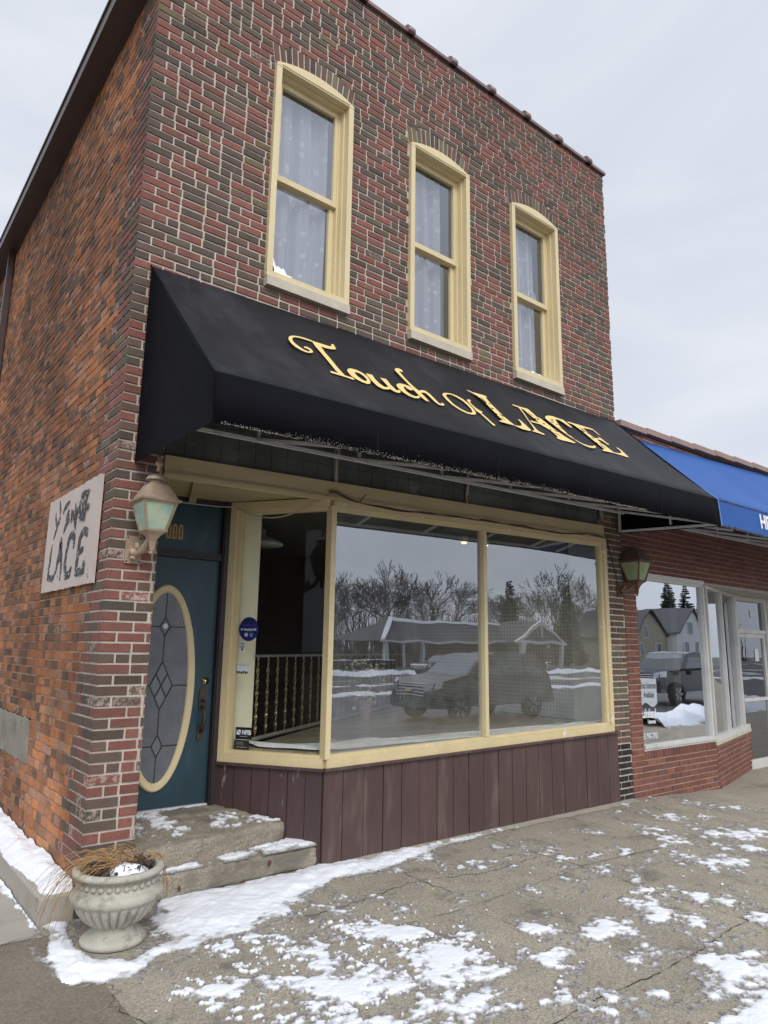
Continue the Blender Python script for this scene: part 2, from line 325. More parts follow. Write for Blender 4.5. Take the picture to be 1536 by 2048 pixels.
LET=[
 ('T',[[(1.153, 0.624), (1.099, 0.618), (1.032, 0.62), (0.978, 0.641), (0.941, 0.684), (0.921, 0.741), (0.923, 0.79), (0.942, 0.834), (0.964, 0.87), (0.998, 0.882), (1.025, 0.863), (1.029, 0.839), (1.004, 0.822), (0.987, 0.82), (1.003, 0.791), (1.034, 0.783), (1.057, 0.803), (1.059, 0.846), (1.04, 0.879), (1.007, 0.903), (0.965, 0.913), (0.928, 0.898), (0.897, 0.868), (0.881, 0.815), (0.883, 0.758), (0.9, 0.703), (0.928, 0.657), (0.975, 0.617), (1.031, 0.592), (1.087, 0.582), (1.133, 0.586), (1.175, 0.597), (1.229, 0.597), (1.284, 0.596), (1.327, 0.595), (1.361, 0.57), (1.367, 0.54), (1.388, 0.518), (1.406, 0.516), (1.384, 0.61), (1.356, 0.636), (1.31, 0.66), (1.249, 0.673), (1.206, 0.664), (1.184, 0.638)]]),
 ('T',[[(1.147, 0.638), (1.202, 0.596), (1.21, 0.655), (1.194, 0.793), (1.195, 0.904), (1.188, 1.028), (1.19, 1.133), (1.192, 1.178), (1.143, 1.203), (1.133, 1.116), (1.138, 0.984), (1.141, 0.836), (1.139, 0.723)]]),
 ('T',[[(1.061, 1.171), (1.083, 1.168), (1.134, 1.168), (1.194, 1.177), (1.266, 1.178), (1.265, 1.208), (1.239, 1.217), (1.179, 1.208), (1.116, 1.206), (1.054, 1.204)]]),
 ('o',[[(1.275, 1.048), (1.307, 1.004), (1.347, 0.977), (1.404, 0.974), (1.445, 1.001), (1.469, 1.05), (1.454, 1.128), (1.42, 1.192), (1.379, 1.217), (1.336, 1.21), (1.296, 1.183), (1.269, 1.145), (1.265, 1.095)], [(1.355, 1.036), (1.371, 1.026), (1.403, 1.029), (1.425, 1.066), (1.424, 1.12), (1.41, 1.152), (1.385, 1.168), (1.36, 1.152), (1.342, 1.108), (1.343, 1.066)]]),
 ('u',[[(1.486, 0.989), (1.553, 0.979), (1.539, 1.063), (1.543, 1.132), (1.566, 1.174), (1.6, 1.164), (1.624, 1.14), (1.626, 1.08), (1.628, 0.99), (1.696, 0.982), (1.681, 1.08), (1.688, 1.144), (1.691, 1.177), (1.721, 1.149), (1.74, 1.156), (1.718, 1.195), (1.68, 1.22), (1.644, 1.213), (1.62, 1.185), (1.576, 1.212), (1.524, 1.228), (1.484, 1.202), (1.474, 1.13), (1.479, 1.057)]]),
 ('c',[[(1.753, 1.06), (1.797, 1.01), (1.843, 0.983), (1.896, 0.979), (1.935, 0.991), (1.946, 1.029), (1.925, 1.064), (1.89, 1.076), (1.87, 1.059), (1.869, 1.028), (1.85, 1.031), (1.822, 1.081), (1.819, 1.143), (1.841, 1.181), (1.883, 1.185), (1.937, 1.149), (1.932, 1.181), (1.892, 1.213), (1.84, 1.23), (1.789, 1.216), (1.757, 1.172), (1.744, 1.118)]]),
 ('h',[[(1.965, 0.668), (2.005, 0.624), (2.049, 0.605), (2.074, 0.624), (2.07, 0.651), (2.043, 0.676), (2.023, 0.668), (2.006, 0.691), (1.995, 0.789), (1.99, 0.902), (2.001, 0.984), (2.013, 1.029), (2.08, 0.985), (2.121, 0.985), (2.137, 1.034), (2.136, 1.121), (2.136, 1.182), (2.147, 1.195), (2.181, 1.162), (2.204, 1.164), (2.186, 1.202), (2.147, 1.225), (2.107, 1.224), (2.091, 1.177), (2.091, 1.092), (2.086, 1.039), (2.052, 1.042), (2.013, 1.066), (2.013, 1.139), (2.011, 1.214), (1.97, 1.218), (1.947, 1.144), (1.946, 1.048), (1.956, 0.905), (1.954, 0.777), (1.954, 0.711)]]),
 ('O',[[(2.333, 0.951), (2.381, 0.9), (2.428, 0.876), (2.504, 0.854), (2.567, 0.865), (2.615, 0.91), (2.629, 0.988), (2.616, 1.09), (2.586, 1.165), (2.547, 1.208), (2.49, 1.234), (2.418, 1.239), (2.36, 1.202), (2.321, 1.139), (2.312, 1.056), (2.32, 0.989)], [(2.382, 0.942), (2.43, 0.899), (2.484, 0.883), (2.533, 0.9), (2.574, 0.954), (2.582, 1.028), (2.571, 1.108), (2.543, 1.164), (2.504, 1.198), (2.449, 1.208), (2.397, 1.174), (2.358, 1.111), (2.361, 1.022), (2.369, 0.967)]]),
 ('f',[[(2.665, 0.901), (2.706, 0.872), (2.738, 0.866), (2.727, 0.894), (2.696, 0.911), (2.676, 0.962), (2.678, 1.032), (2.694, 1.07), (2.725, 1.09), (2.693, 1.119), (2.681, 1.129), (2.689, 1.217), (2.689, 1.296), (2.701, 1.322), (2.678, 1.351), (2.654, 1.351), (2.654, 1.261), (2.653, 1.148), (2.63, 1.107), (2.642, 1.082), (2.648, 1.0), (2.659, 0.93)]]),
 ('L',[[(2.871, 0.62), (2.898, 0.606), (2.943, 0.624), (3.045, 0.616), (3.132, 0.608), (3.133, 0.646), (3.102, 0.657), (3.066, 0.785), (3.054, 0.89), (3.043, 0.982), (3.04, 1.064), (3.049, 1.129), (3.064, 1.192), (3.132, 1.182), (3.199, 1.151), (3.235, 1.101), (3.261, 1.043), (3.265, 1.014), (3.291, 0.998), (3.296, 1.04), (3.292, 1.112), (3.284, 1.204), (3.226, 1.233), (3.131, 1.239), (3.051, 1.201), (2.952, 1.208), (2.86, 1.207), (2.865, 1.184), (2.903, 1.173), (2.941, 1.15), (2.939, 1.072), (2.956, 0.964), (2.966, 0.861), (2.977, 0.755), (2.962, 0.683), (2.92, 0.644)]]),
 ('A',[[(3.603, 0.616), (3.765, 0.606), (3.767, 0.666), (3.761, 0.763), (3.8, 0.78), (3.818, 0.865), (3.827, 0.959), (3.853, 1.033), (3.879, 1.106), (3.922, 1.161), (3.968, 1.194), (3.902, 1.219), (3.81, 1.224), (3.714, 1.233), (3.657, 1.225), (3.658, 1.196), (3.705, 1.175), (3.711, 1.06), (3.68, 1.013), (3.643, 0.98), (3.652, 0.864), (3.646, 0.75), (3.649, 0.666), (3.605, 0.655)]]),
 ('A',[[(3.5, 0.634), (3.535, 0.613), (3.603, 0.616), (3.612, 0.652), (3.548, 0.801), (3.472, 0.956), (3.444, 1.055), (3.416, 1.151), (3.423, 1.181), (3.469, 1.196), (3.468, 1.22), (3.427, 1.232), (3.375, 1.224), (3.293, 1.222), (3.304, 1.2), (3.358, 1.177), (3.402, 1.092), (3.461, 0.949), (3.541, 0.769), (3.58, 0.654), (3.517, 0.644)]]),
 ('A',[[(3.5, 0.94), (3.588, 0.934), (3.692, 0.937), (3.674, 0.971), (3.601, 0.968), (3.489, 0.976)]]),
 ('C',[[(3.941, 0.713), (4.004, 0.656), (4.085, 0.614), (4.18, 0.589), (4.265, 0.599), (4.35, 0.598), (4.356, 0.635), (4.354, 0.701), (4.346, 0.762), (4.312, 0.774), (4.283, 0.74), (4.267, 0.682), (4.231, 0.645), (4.151, 0.663), (4.125, 0.711), (4.073, 0.806), (4.035, 0.907), (4.03, 0.994), (4.04, 1.074), (4.068, 1.135), (4.118, 1.165), (4.203, 1.172), (4.284, 1.156), (4.342, 1.121), (4.363, 1.126), (4.34, 1.158), (4.254, 1.203), (4.177, 1.216), (4.103, 1.199), (4.05, 1.153), (4.006, 1.097), (3.98, 1.023), (3.955, 0.948), (3.944, 0.867), (3.93, 0.798), (3.926, 0.75)]]),
 ('E',[[(4.418, 0.605), (4.505, 0.605), (4.644, 0.599), (4.76, 0.596), (4.879, 0.592), (4.886, 0.65), (4.871, 0.748), (4.848, 0.717), (4.85, 0.63), (4.728, 0.647), (4.634, 0.662), (4.604, 0.764), (4.597, 0.844), (4.609, 0.884), (4.706, 0.857), (4.747, 0.841), (4.767, 0.791), (4.793, 0.84), (4.788, 0.906), (4.805, 0.957), (4.753, 0.968), (4.738, 0.91), (4.697, 0.886), (4.626, 0.91), (4.636, 0.982), (4.646, 1.052), (4.65, 1.118), (4.657, 1.156), (4.763, 1.138), (4.853, 1.11), (4.897, 1.053), (4.904, 1.007), (4.899, 0.981), (4.932, 0.973), (4.95, 1.017), (4.934, 1.091), (4.915, 1.171), (4.858, 1.184), (4.755, 1.174), (4.627, 1.178), (4.505, 1.188), (4.419, 1.197), (4.422, 1.175), (4.506, 1.149), (4.503, 1.062), (4.496, 0.979), (4.499, 0.884), (4.502, 0.788), (4.491, 0.715), (4.469, 0.651), (4.393, 0.641)]]),
]
LACE_HOLES=[
 [(2.991, 0.681), (3.003, 0.733), (2.994, 0.816), (2.99, 0.851), (2.972, 0.803), (2.982, 0.714)],
 [(2.923, 0.791), (2.968, 0.788), (2.991, 0.839), (2.953, 0.828)],
 [(3.025, 0.791), (3.051, 0.814), (3.017, 0.841)],
 [(2.961, 0.913), (3.023, 0.909), (2.995, 0.935), (2.96, 0.938)],
 [(2.939, 1.014), (2.958, 1.049), (2.926, 1.064)],
 [(2.955, 1.071), (2.987, 1.138), (2.996, 1.155), (2.961, 1.121)],
 [(2.99, 1.004), (3.058, 1.052), (3.006, 1.067)],
 [(3.67, 0.693), (3.684, 0.758), (3.678, 0.825), (3.664, 0.76)],
 [(3.599, 0.839), (3.676, 0.837), (3.732, 0.85), (3.638, 0.869)],
 [(3.748, 0.762), (3.747, 0.838), (3.715, 0.853)],
 [(3.717, 0.905), (3.775, 0.906), (3.72, 0.931)],
 [(3.727, 0.998), (3.746, 1.038), (3.706, 1.055)],
 [(3.763, 1.0), (3.852, 1.033), (3.823, 1.053)],
 [(3.694, 1.078), (3.774, 1.114), (3.813, 1.143), (3.733, 1.116)],
 [(3.713, 0.906), (3.757, 0.925), (3.705, 0.935)],
 [(4.031, 0.703), (4.073, 0.695), (4.036, 0.777), (4.021, 0.745)],
 [(3.94, 0.767), (4.0, 0.809), (3.968, 0.821)],
 [(4.031, 0.797), (4.053, 0.816), (4.006, 0.844)],
 [(3.973, 0.899), (4.02, 0.913), (3.977, 0.926)],
 [(3.974, 0.99), (3.972, 1.062), (3.953, 1.051)],
 [(4.005, 0.979), (4.049, 1.035), (4.018, 1.046)],
 [(3.963, 1.071), (4.085, 1.123), (4.027, 1.116)],
 [(4.554, 0.659), (4.574, 0.73), (4.567, 0.784), (4.532, 0.739)],
 [(4.479, 0.758), (4.569, 0.777), (4.523, 0.8)],
 [(4.558, 0.787), (4.61, 0.801), (4.561, 0.821)],
 [(4.528, 0.893), (4.599, 0.894), (4.529, 0.928)],
 [(4.505, 1.0), (4.518, 1.031), (4.48, 1.038)],
 [(4.559, 0.976), (4.663, 0.997), (4.61, 1.015)],
 [(4.549, 1.011), (4.574, 1.127), (4.525, 1.082)],
]
SIGN_STROKES=[
 [(1.33, 2.837), (1.276, 2.748), (1.276, 2.673), (1.347, 2.602), (1.415, 2.519)],
 [(1.415, 2.746), (1.407, 2.691), (1.348, 2.629), (1.282, 2.663)],
 [(1.181, 2.703), (1.149, 2.745), (1.065, 2.77), (1.007, 2.787)],
 [(1.0, 2.718), (1.048, 2.673), (1.041, 2.605), (1.11, 2.542)],
 [(0.998, 2.687), (0.983, 2.598)],
 [(0.914, 2.706), (0.902, 2.597)],
 [(0.873, 2.69), (0.816, 2.601)],
 [(0.813, 2.741), (0.798, 2.649), (0.768, 2.531)],
 [(0.737, 2.695), (0.762, 2.644), (0.789, 2.598)],
 [(0.679, 2.745), (0.7, 2.684), (0.653, 2.604), (0.603, 2.592), (0.587, 2.667), (0.632, 2.753), (0.67, 2.769)],
 [(0.479, 2.8), (0.525, 2.745), (0.569, 2.684), (0.544, 2.56)],
 [(0.45, 2.685), (0.47, 2.65), (0.553, 2.687)],
 [(0.651, 2.785), (0.504, 2.781)],
 [(1.431, 2.483), (1.453, 2.362), (1.469, 2.204), (1.317, 2.183), (1.241, 2.239)],
 [(1.233, 2.218), (1.187, 2.348), (1.159, 2.496), (1.08, 2.278), (1.084, 2.157)],
 [(1.227, 2.326), (1.093, 2.35)],
 [(0.771, 2.379), (0.768, 2.466), (0.84, 2.5), (0.919, 2.474), (0.956, 2.377), (0.973, 2.279), (0.916, 2.176), (0.815, 2.188), (0.774, 2.243)],
 [(0.437, 2.429), (0.437, 2.475), (0.55, 2.484), (0.616, 2.44), (0.622, 2.359), (0.639, 2.265), (0.644, 2.185), (0.45, 2.184), (0.453, 2.263)],
 [(0.611, 2.329), (0.5, 2.356)],
]
# ------------------------------------------------------------------ brickwork
F = FR((0, 0, 0), (1, 0, 0)); SD = FR((0, 0, 0), (0, -1, 0))
LA = math.hypot(.52, .79); AF = FR((1.28, .79, 0), (.52, -.79, 0))
W, HT, P = 6.13, 8.07, .07
FACE = [((.218, .084, .066), 38), ((.188, .078, .061), 16), ((.112, .080, .063), 28), ((.088, .068, .054), 16), ((.140, .086, .065), 12), ((.122, .102, .068), 5), ((.155, .118, .066), 3), ((.104, .093, .066), 4)]
OLD = [((.335, .132, .054), 28), ((.27, .108, .050), 30), ((.18, .088, .048), 24), ((.11, .068, .048), 13), ((.34, .165, .085), 5), ((.26, .14, .095), 6)]
RED = [((.205, .082, .058), 50), ((.185, .076, .056), 40), ((.165, .074, .060), 18), ((.235, .10, .065), 8)]
def pick(tab, rnd, a=0):
    c = rnd.choices([t[0] for t in tab], [t[1] for t in tab])[0]; k = rnd.uniform(.86, 1.14); g = rnd.uniform(.97, 1.03)
    return (c[0] * k, c[1] * k * g, c[2] * k * g, a)
def lay(mb, Fr, q, jit=.0015, dep=.009, ins=.003, keep=(1, 1, 1, 1), off=(0, 0, 0, 0)):
    """one brick: q = four (s, z) corners, face proud of the mortar by dep"""
    n = random.uniform(-jit, jit); cs = sum(a for a, b in q) / 4; cz = sum(b for a, b in q) / 4
    o = [Fr.p(s, -dep - .002, z) for s, z in q]
    f = []
    for k, (s, z) in enumerate(q):
        ds = ins * (1 if s < cs else -1); dz = ins * (1 if z < cz else -1)
        if off[k]: ds = 0
        f.append(Fr.p(s + ds + random.uniform(-.002, .002) * (not off[k]), n, z + dz + random.uniform(-.0018, .0018)))
    i = mb.pts(o + f); mb.face((i + 4, i + 5, i + 6, i + 7))
    for k in range(4):
        if keep[k]: mb.face((i + k, i + (k + 1) % 4, i + 4 + (k + 1) % 4, i + 4 + k))
def sub(iv, a, b):
    o = []
    for x, y in iv:
        if b <= x or a >= y: o.append((x, y)); continue
        if a > x: o.append((x, a))
        if b < y: o.append((b, y))
    return o
def courses(mb, Fr, s0, s1, z0, z1, cuts, tab, rnd, L=.186, J=.0145, pitch=P, hdr=.24, start=None, dep=.009, alpha=None, colfn=None, jit=.0015):
    k = 0; z = z0
    while z < z1 - .01:
        zt = min(z + pitch, z1); zm = (z + zt) / 2; iv = [(s0, s1)]
        for c in cuts:
            r = c(zm)
            if r: iv = sub(iv, *r)
        for a, b in iv:
            mb.cur = 1; i = mb.pts([Fr.p(a, -dep, z), Fr.p(b, -dep, z), Fr.p(b, -dep, zt), Fr.p(a, -dep, zt)]); mb.face((i, i + 1, i + 2, i + 3)); mb.cur = 0
        s = s0 - (0 if k % 2 else (L + J) / 2) if start is None else start(k)
        zj = rnd.uniform(-.0012, .0012)
        while s < s1:
            n = rnd.random(); l = L + rnd.uniform(-.006, .006)
            if n < hdr: l = (L - J) / 2 + rnd.uniform(-.004, .004)
            for a, b in iv:
                x0, x1 = max(s, a + .003), min(s + l, b - .003)
                if x1 - x0 > .018:
                    al = alpha(x0, zm, rnd) if alpha else 0
                    mb.col = colfn(x0, zm, rnd, al) if colfn else pick(tab, rnd, al)
                    lay(mb, Fr, [(x0, z + J / 2 + zj), (x1, z + J / 2 + zj), (x1, zt - J / 2 + zj), (x0, zt - J / 2 + zj)], jit=jit, dep=dep)
            s += l + J
        z = zt; k += 1

WX = (1.06, 2.64, 4.183); WW = .847; WZ0, WZ1, RISE = 4.714, 6.791, .085
def win_cut(x0):
    xc, hw = x0 + WW / 2, WW / 2
    def c(z):
        if z < WZ0 - .085 or z > WZ1 + RISE + .2: return None
        if z < WZ1: return (x0, x0 + WW)
        d = z - WZ1
        if d <= .2: e = hw + .035 * d / .2
        else: e = hw * math.sqrt(max(0, 1 - (d - .2) / RISE))
        return (xc - e, xc + e)
    return c
def shop_cut(z): return (.335, 5.76) if z < 3.46 else None
building = thing('brick_building', 'two-storey shop building of mixed red and dark brick with three arched cream windows', 'building', (0, 0, 0))
rnd = random.Random(3)
mb = MB()
corner = {}
def spal(x, z, r):
    if x < .4 and z < 3.3: return r.choice([.9, .6, .5]) if r.random() < .10 else 0
    return .4 if r.random() < .008 else 0
def fcol(x, z, r, al):
    if x > 5.7 and z < .62: k = r.uniform(.6, 1.3); return (.022 * k, .022 * k, .024 * k, al)
    if x > 5.7 and z < 3.4: return pick([((.155, .085, .06), 40), ((.12, .10, .066), 28), ((.14, .11, .06), 12), ((.10, .065, .05), 20)], r, al)
    return pick(FACE, r, al)
NC = int(HT / P)
for k in range(NC + 1):   # corner bricks: the same brick shows on both faces
    corner[k] = (pick(FACE, rnd, rnd.choice([0, 0, 0, 0, 0, .6]) if k < 46 else 0))
def fstart(k): return (.205 if k % 2 else .0985) + .0135
cuts = [win_cut(x) for x in WX] + [shop_cut]
courses(mb, F, .0, W, 0, NC * P + .04, cuts + [lambda z: None], FACE, rnd, start=fstart, alpha=spal, colfn=fcol)
for k in range(NC):
    z = k * P + .006; a = .205 if k % 2 else .0985; mb.col = corner[k]
    lay(mb, F, [(0, z), (a, z), (a, z + P - .012), (0, z + P - .012)], jit=0, keep=(1, 1, 1, 0), off=(1, 0, 0, 1))
for x0 in WX:              # segmental arches of bricks on end
    nb = 14; xc = x0 + WW / 2; hw = WW / 2
    zz = lambda x: WZ1 + .004 + RISE * max(0, 1 - ((x - xc) / hw) ** 2)
    mb.cur = 1
    for q in range(nb):
        a, b = x0 + WW * q / nb, x0 + WW * (q + 1) / nb; t = lambda x: (xc + (x - xc) * (1 + .035 / hw))
        i = mb.pts([F.p(a, -.008, zz(a)), F.p(b, -.008, zz(b)), F.p(t(b), -.008, zz(b) + .205), F.p(t(a), -.008, zz(a) + .205)]); mb.face((i, i + 1, i + 2, i + 3))
    mb.cur = 0
    for q in range(nb):
        a, b = x0 + WW * q / nb + .006, x0 + WW * (q + 1) / nb - .006
        mb.col = pick([((.15, .13, .085), 22), ((.085, .062, .054), 30), ((.19, .145, .08), 14), ((.15, .085, .065), 20), ((.12, .11, .08), 14)], rnd)
        lay(mb, F, [(a, zz(a)), (b, zz(b)), (t(b), zz(b) + .198), (t(a), zz(a) + .198)])
# reveals of the wall openings and the pillar's inner return
mb.cur = 1; mb.col = (1, 1, 1, 0)
for x in (.335, 5.76):
    pass
front = mb.build('front_wall', [M['brick'], M['mortar']], building, True)
mb = MB(); PR = FR((.335, 0, 0), (0, 1, 0))      # inner return of the corner pillar, faces the door
courses(mb, PR, 0, .9, 0, 3.0, [], FACE, rnd, start=lambda k: 0 if k % 2 else -.1)
mb.build('pillar_return', [M['brick'], M['mortar']], building, True)
mb = MB()
SLEN, SHT = 13.0, 7.05
def old(s, z, r, al):
    c = pick(OLD, r, al); y = -s
    nz_ = noise.noise(Vector((y * .45, z * .28, 3))) + .5 * noise.noise(Vector((y * 1.3, z * 1.1, 9)))
    k = 1.08 + .42 * nz_
    if z > 1.2 and nz_ < -.05: k *= .75
    if z < 1.0: k *= 1.12
    return (c[0] * k, c[1] * k, c[2] * k, al)
def patch(z):
    if .70 < z < 1.05: return (-3.6, -1.69 - .03 * math.sin(z * 60))
def quoin_cut(z):
    k = int(z / P); return (-(.0985 if k % 2 else .205) - .23 - (.0 if (k // 2) % 2 else .1) - .006, .1)
courses(mb, SD, -SLEN, 0, 0, SHT, [patch, quoin_cut], OLD, rnd, L=.152, J=.009, hdr=.12, dep=.006, alpha=lambda s, z, r: (.8 if r.random() < (.3 if z < .9 else .05) else 0), colfn=old, jit=.004)
side_old = mb.build('side_wall', [M['oldbrick'], M['oldmortar']], building, True)
mb = MB()                                       # face-brick quoins returning on the side wall
for k in range(int(SHT / P) + 1):
    z = k * P; a = .0985 if k % 2 else .205; e = a + .23 + (0 if (k // 2) % 2 else .1)
    mb.cur = 1; i = mb.pts([SD.p(-e, -.008, z), SD.p(0, -.008, z), SD.p(0, -.008, z + P), SD.p(-e, -.008, z + P)]); mb.face((i, i + 1, i + 2, i + 3)); mb.cur = 0
    mb.col = corner[k]
    lay(mb, SD, [(-a, z + .006), (0, z + .006), (0, z + P - .006), (-a, z + P - .006)], jit=0, keep=(1, 0, 1, 1), off=(0, 1, 1, 0))
    s = a + .012
    while s < e - .05:
        l = min(.2, e - s) if rnd.random() < .5 else min(.1, e - s); mb.col = pick(FACE, rnd, .6 if rnd.random() < .1 else 0)
        lay(mb, SD, [(-s - l, z + .006), (-s, z + .006), (-s, z + P - .006), (-s - l, z + P - .006)]); s += l + .01
mb.build('corner_quoin', [M['brick'], M['mortar']], building, True)
mb = MB()
random.seed(5)
N_ = 40; top = [(-3.6 + 1.93 * k / N_, 1.045 + .02 * noise.noise(Vector((k * .6, 0, 0)))) for k in range(N_ + 1)]; bot = [(-3.6 + 1.95 * k / N_, .70 + .035 * noise.noise(Vector((k * .8, 5, 0)))) for k in range(N_ + 1)]
loop = [SD.p(s, -.004, z) for s, z in bot] + [SD.p(-1.66, -.004, .85), ] + [SD.p(s, -.004, z) for s, z in reversed(top)]
mb.prism(loop, (-.012, 0, 0)); mb.build('cement_patch', mat('cement patch', (.24, .22, .18), .95, .2, 5, .12, 120, .5, 40, dirt=(.15, .14, .12), dscale=3), building)
# coping tiles on the parapet
mb = MB(); mb.smooth = True
z0 = NC * P + .04
mb.tube([(0 - .03, .1, z0 + .03), (W + .03, .1, z0 + .03)], .02, 6)
prof = [(-.035, 0), (-.035, .035), (-.02, .06), (.1, .075), (.25, .06), (.25, 0)]
def cop(m, x0, x1, g=0):
    A = [(x0, y - g * (y < .1) + g * (y > .1), z0 + z + g * (z > 0)) for y, z in prof]; B = [(x1, b, c) for a, b, c in A]
    i = m.pts(A + B); n = len(A)
    for k in range(n): m.face((i + k, i + (k + 1) % n, i + n + (k + 1) % n, i + n + k))
    m.face([i + k for k in range(n)]); m.face([i + n + k for k in reversed(range(n))])
mb.smooth = False; cop(mb, -.03, W + .02)
mb.build('parapet_coping', M['coping'], building)
for k in range(10):
    x = .1 + k * .63
    m2 = MB(); m2.smooth = True
    pr = [(-.06, .0), (-.062, .04), (-.05, .075), (-.02, .10), (.1, .125), (.24, .1), (.27, 0)]
    A = [(x - .045, y, z0 + z) for y, z in pr]; B = [(x + .045, b, c) for a, b, c in A]
    i = m2.pts(A + B); n = len(A)
    for q in range(n): m2.face((i + q, i + (q + 1) % n, i + n + (q + 1) % n, i + n + q))
    m2.smooth = False
    m2.face([i + q for q in range(n)]); m2.face([i + n + q for q in reversed(range(n))])
    m2.build('coping_joint_cap', M['coping'], building)
# shell: roof, back, party wall, floors (seen only as darkness behind the glass)
mb = MB()
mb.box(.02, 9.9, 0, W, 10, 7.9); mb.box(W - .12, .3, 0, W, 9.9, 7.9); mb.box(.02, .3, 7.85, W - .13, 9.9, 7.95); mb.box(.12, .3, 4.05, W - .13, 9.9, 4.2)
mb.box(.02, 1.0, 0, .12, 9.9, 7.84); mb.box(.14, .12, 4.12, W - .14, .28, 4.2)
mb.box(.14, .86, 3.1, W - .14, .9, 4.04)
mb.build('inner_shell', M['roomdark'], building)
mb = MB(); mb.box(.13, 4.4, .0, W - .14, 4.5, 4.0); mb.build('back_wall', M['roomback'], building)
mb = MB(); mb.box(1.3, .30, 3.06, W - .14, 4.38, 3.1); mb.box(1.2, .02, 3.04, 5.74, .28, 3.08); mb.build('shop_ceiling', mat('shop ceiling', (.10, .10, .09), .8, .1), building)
# upper windows
M['lace'] = None
def lace_mat():
    m = bpy.data.materials.new('lace curtain'); m.use_nodes = True; t = m.node_tree; L = t.links; t.nodes.clear()
    n = lambda ty, **k: (lambda q: ([setattr(q, a, v) for a, v in k.items()], q)[1])(t.nodes.new(ty))
    o = n('ShaderNodeOutputMaterial'); d = n('ShaderNodeBsdfDiffuse'); tl = n('ShaderNodeBsdfTranslucent'); tr = n('ShaderNodeBsdfTransparent')
    tc = n('ShaderNodeTexCoord'); vo = n('ShaderNodeTexVoronoi', feature='F1'); vo.inputs['Scale'].default_value = 8.5; L.new(tc.outputs['Object'], vo.inputs['Vector'])
    r = n('ShaderNodeValToRGB'); e = r.color_ramp.elements; e[0].position = .0; e[0].color = (.99,) * 3 + (1,); e[1].position = .24; e[1].color = (.50,) * 3 + (1,)
    x = e.new(.15); x.color = (.42,) * 3 + (1,); x = e.new(.18); x.color = (1,) * 3 + (1,)
    L.new(vo.outputs['Distance'], r.inputs[0])
    d.inputs[0].default_value = (.70, .70, .74, 1); tl.inputs[0].default_value = (.62, .63, .66, 1)
    a = n('ShaderNodeMixShader'); a.inputs[0].default_value = .3; L.new(d.outputs[0], a.inputs[1]); L.new(tl.outputs[0], a.inputs[2])
    b = n('ShaderNodeMixShader'); L.new(r.outputs[0], b.inputs[0]); L.new(tr.outputs[0], b.inputs[1]); L.new(a.outputs[0], b.inputs[2]); L.new(b.outputs[0], o.inputs[0]); return m
M['lace'] = lace_mat()
CURT = ['sheer lace curtain parted by a dark fold, behind the largest-looking window nearest the building corner', 'sheer lace curtain with a single bright fold, behind the middle upstairs window', 'sheer lace curtain with a hanging ornament, behind the upstairs window nearest the blue awning']
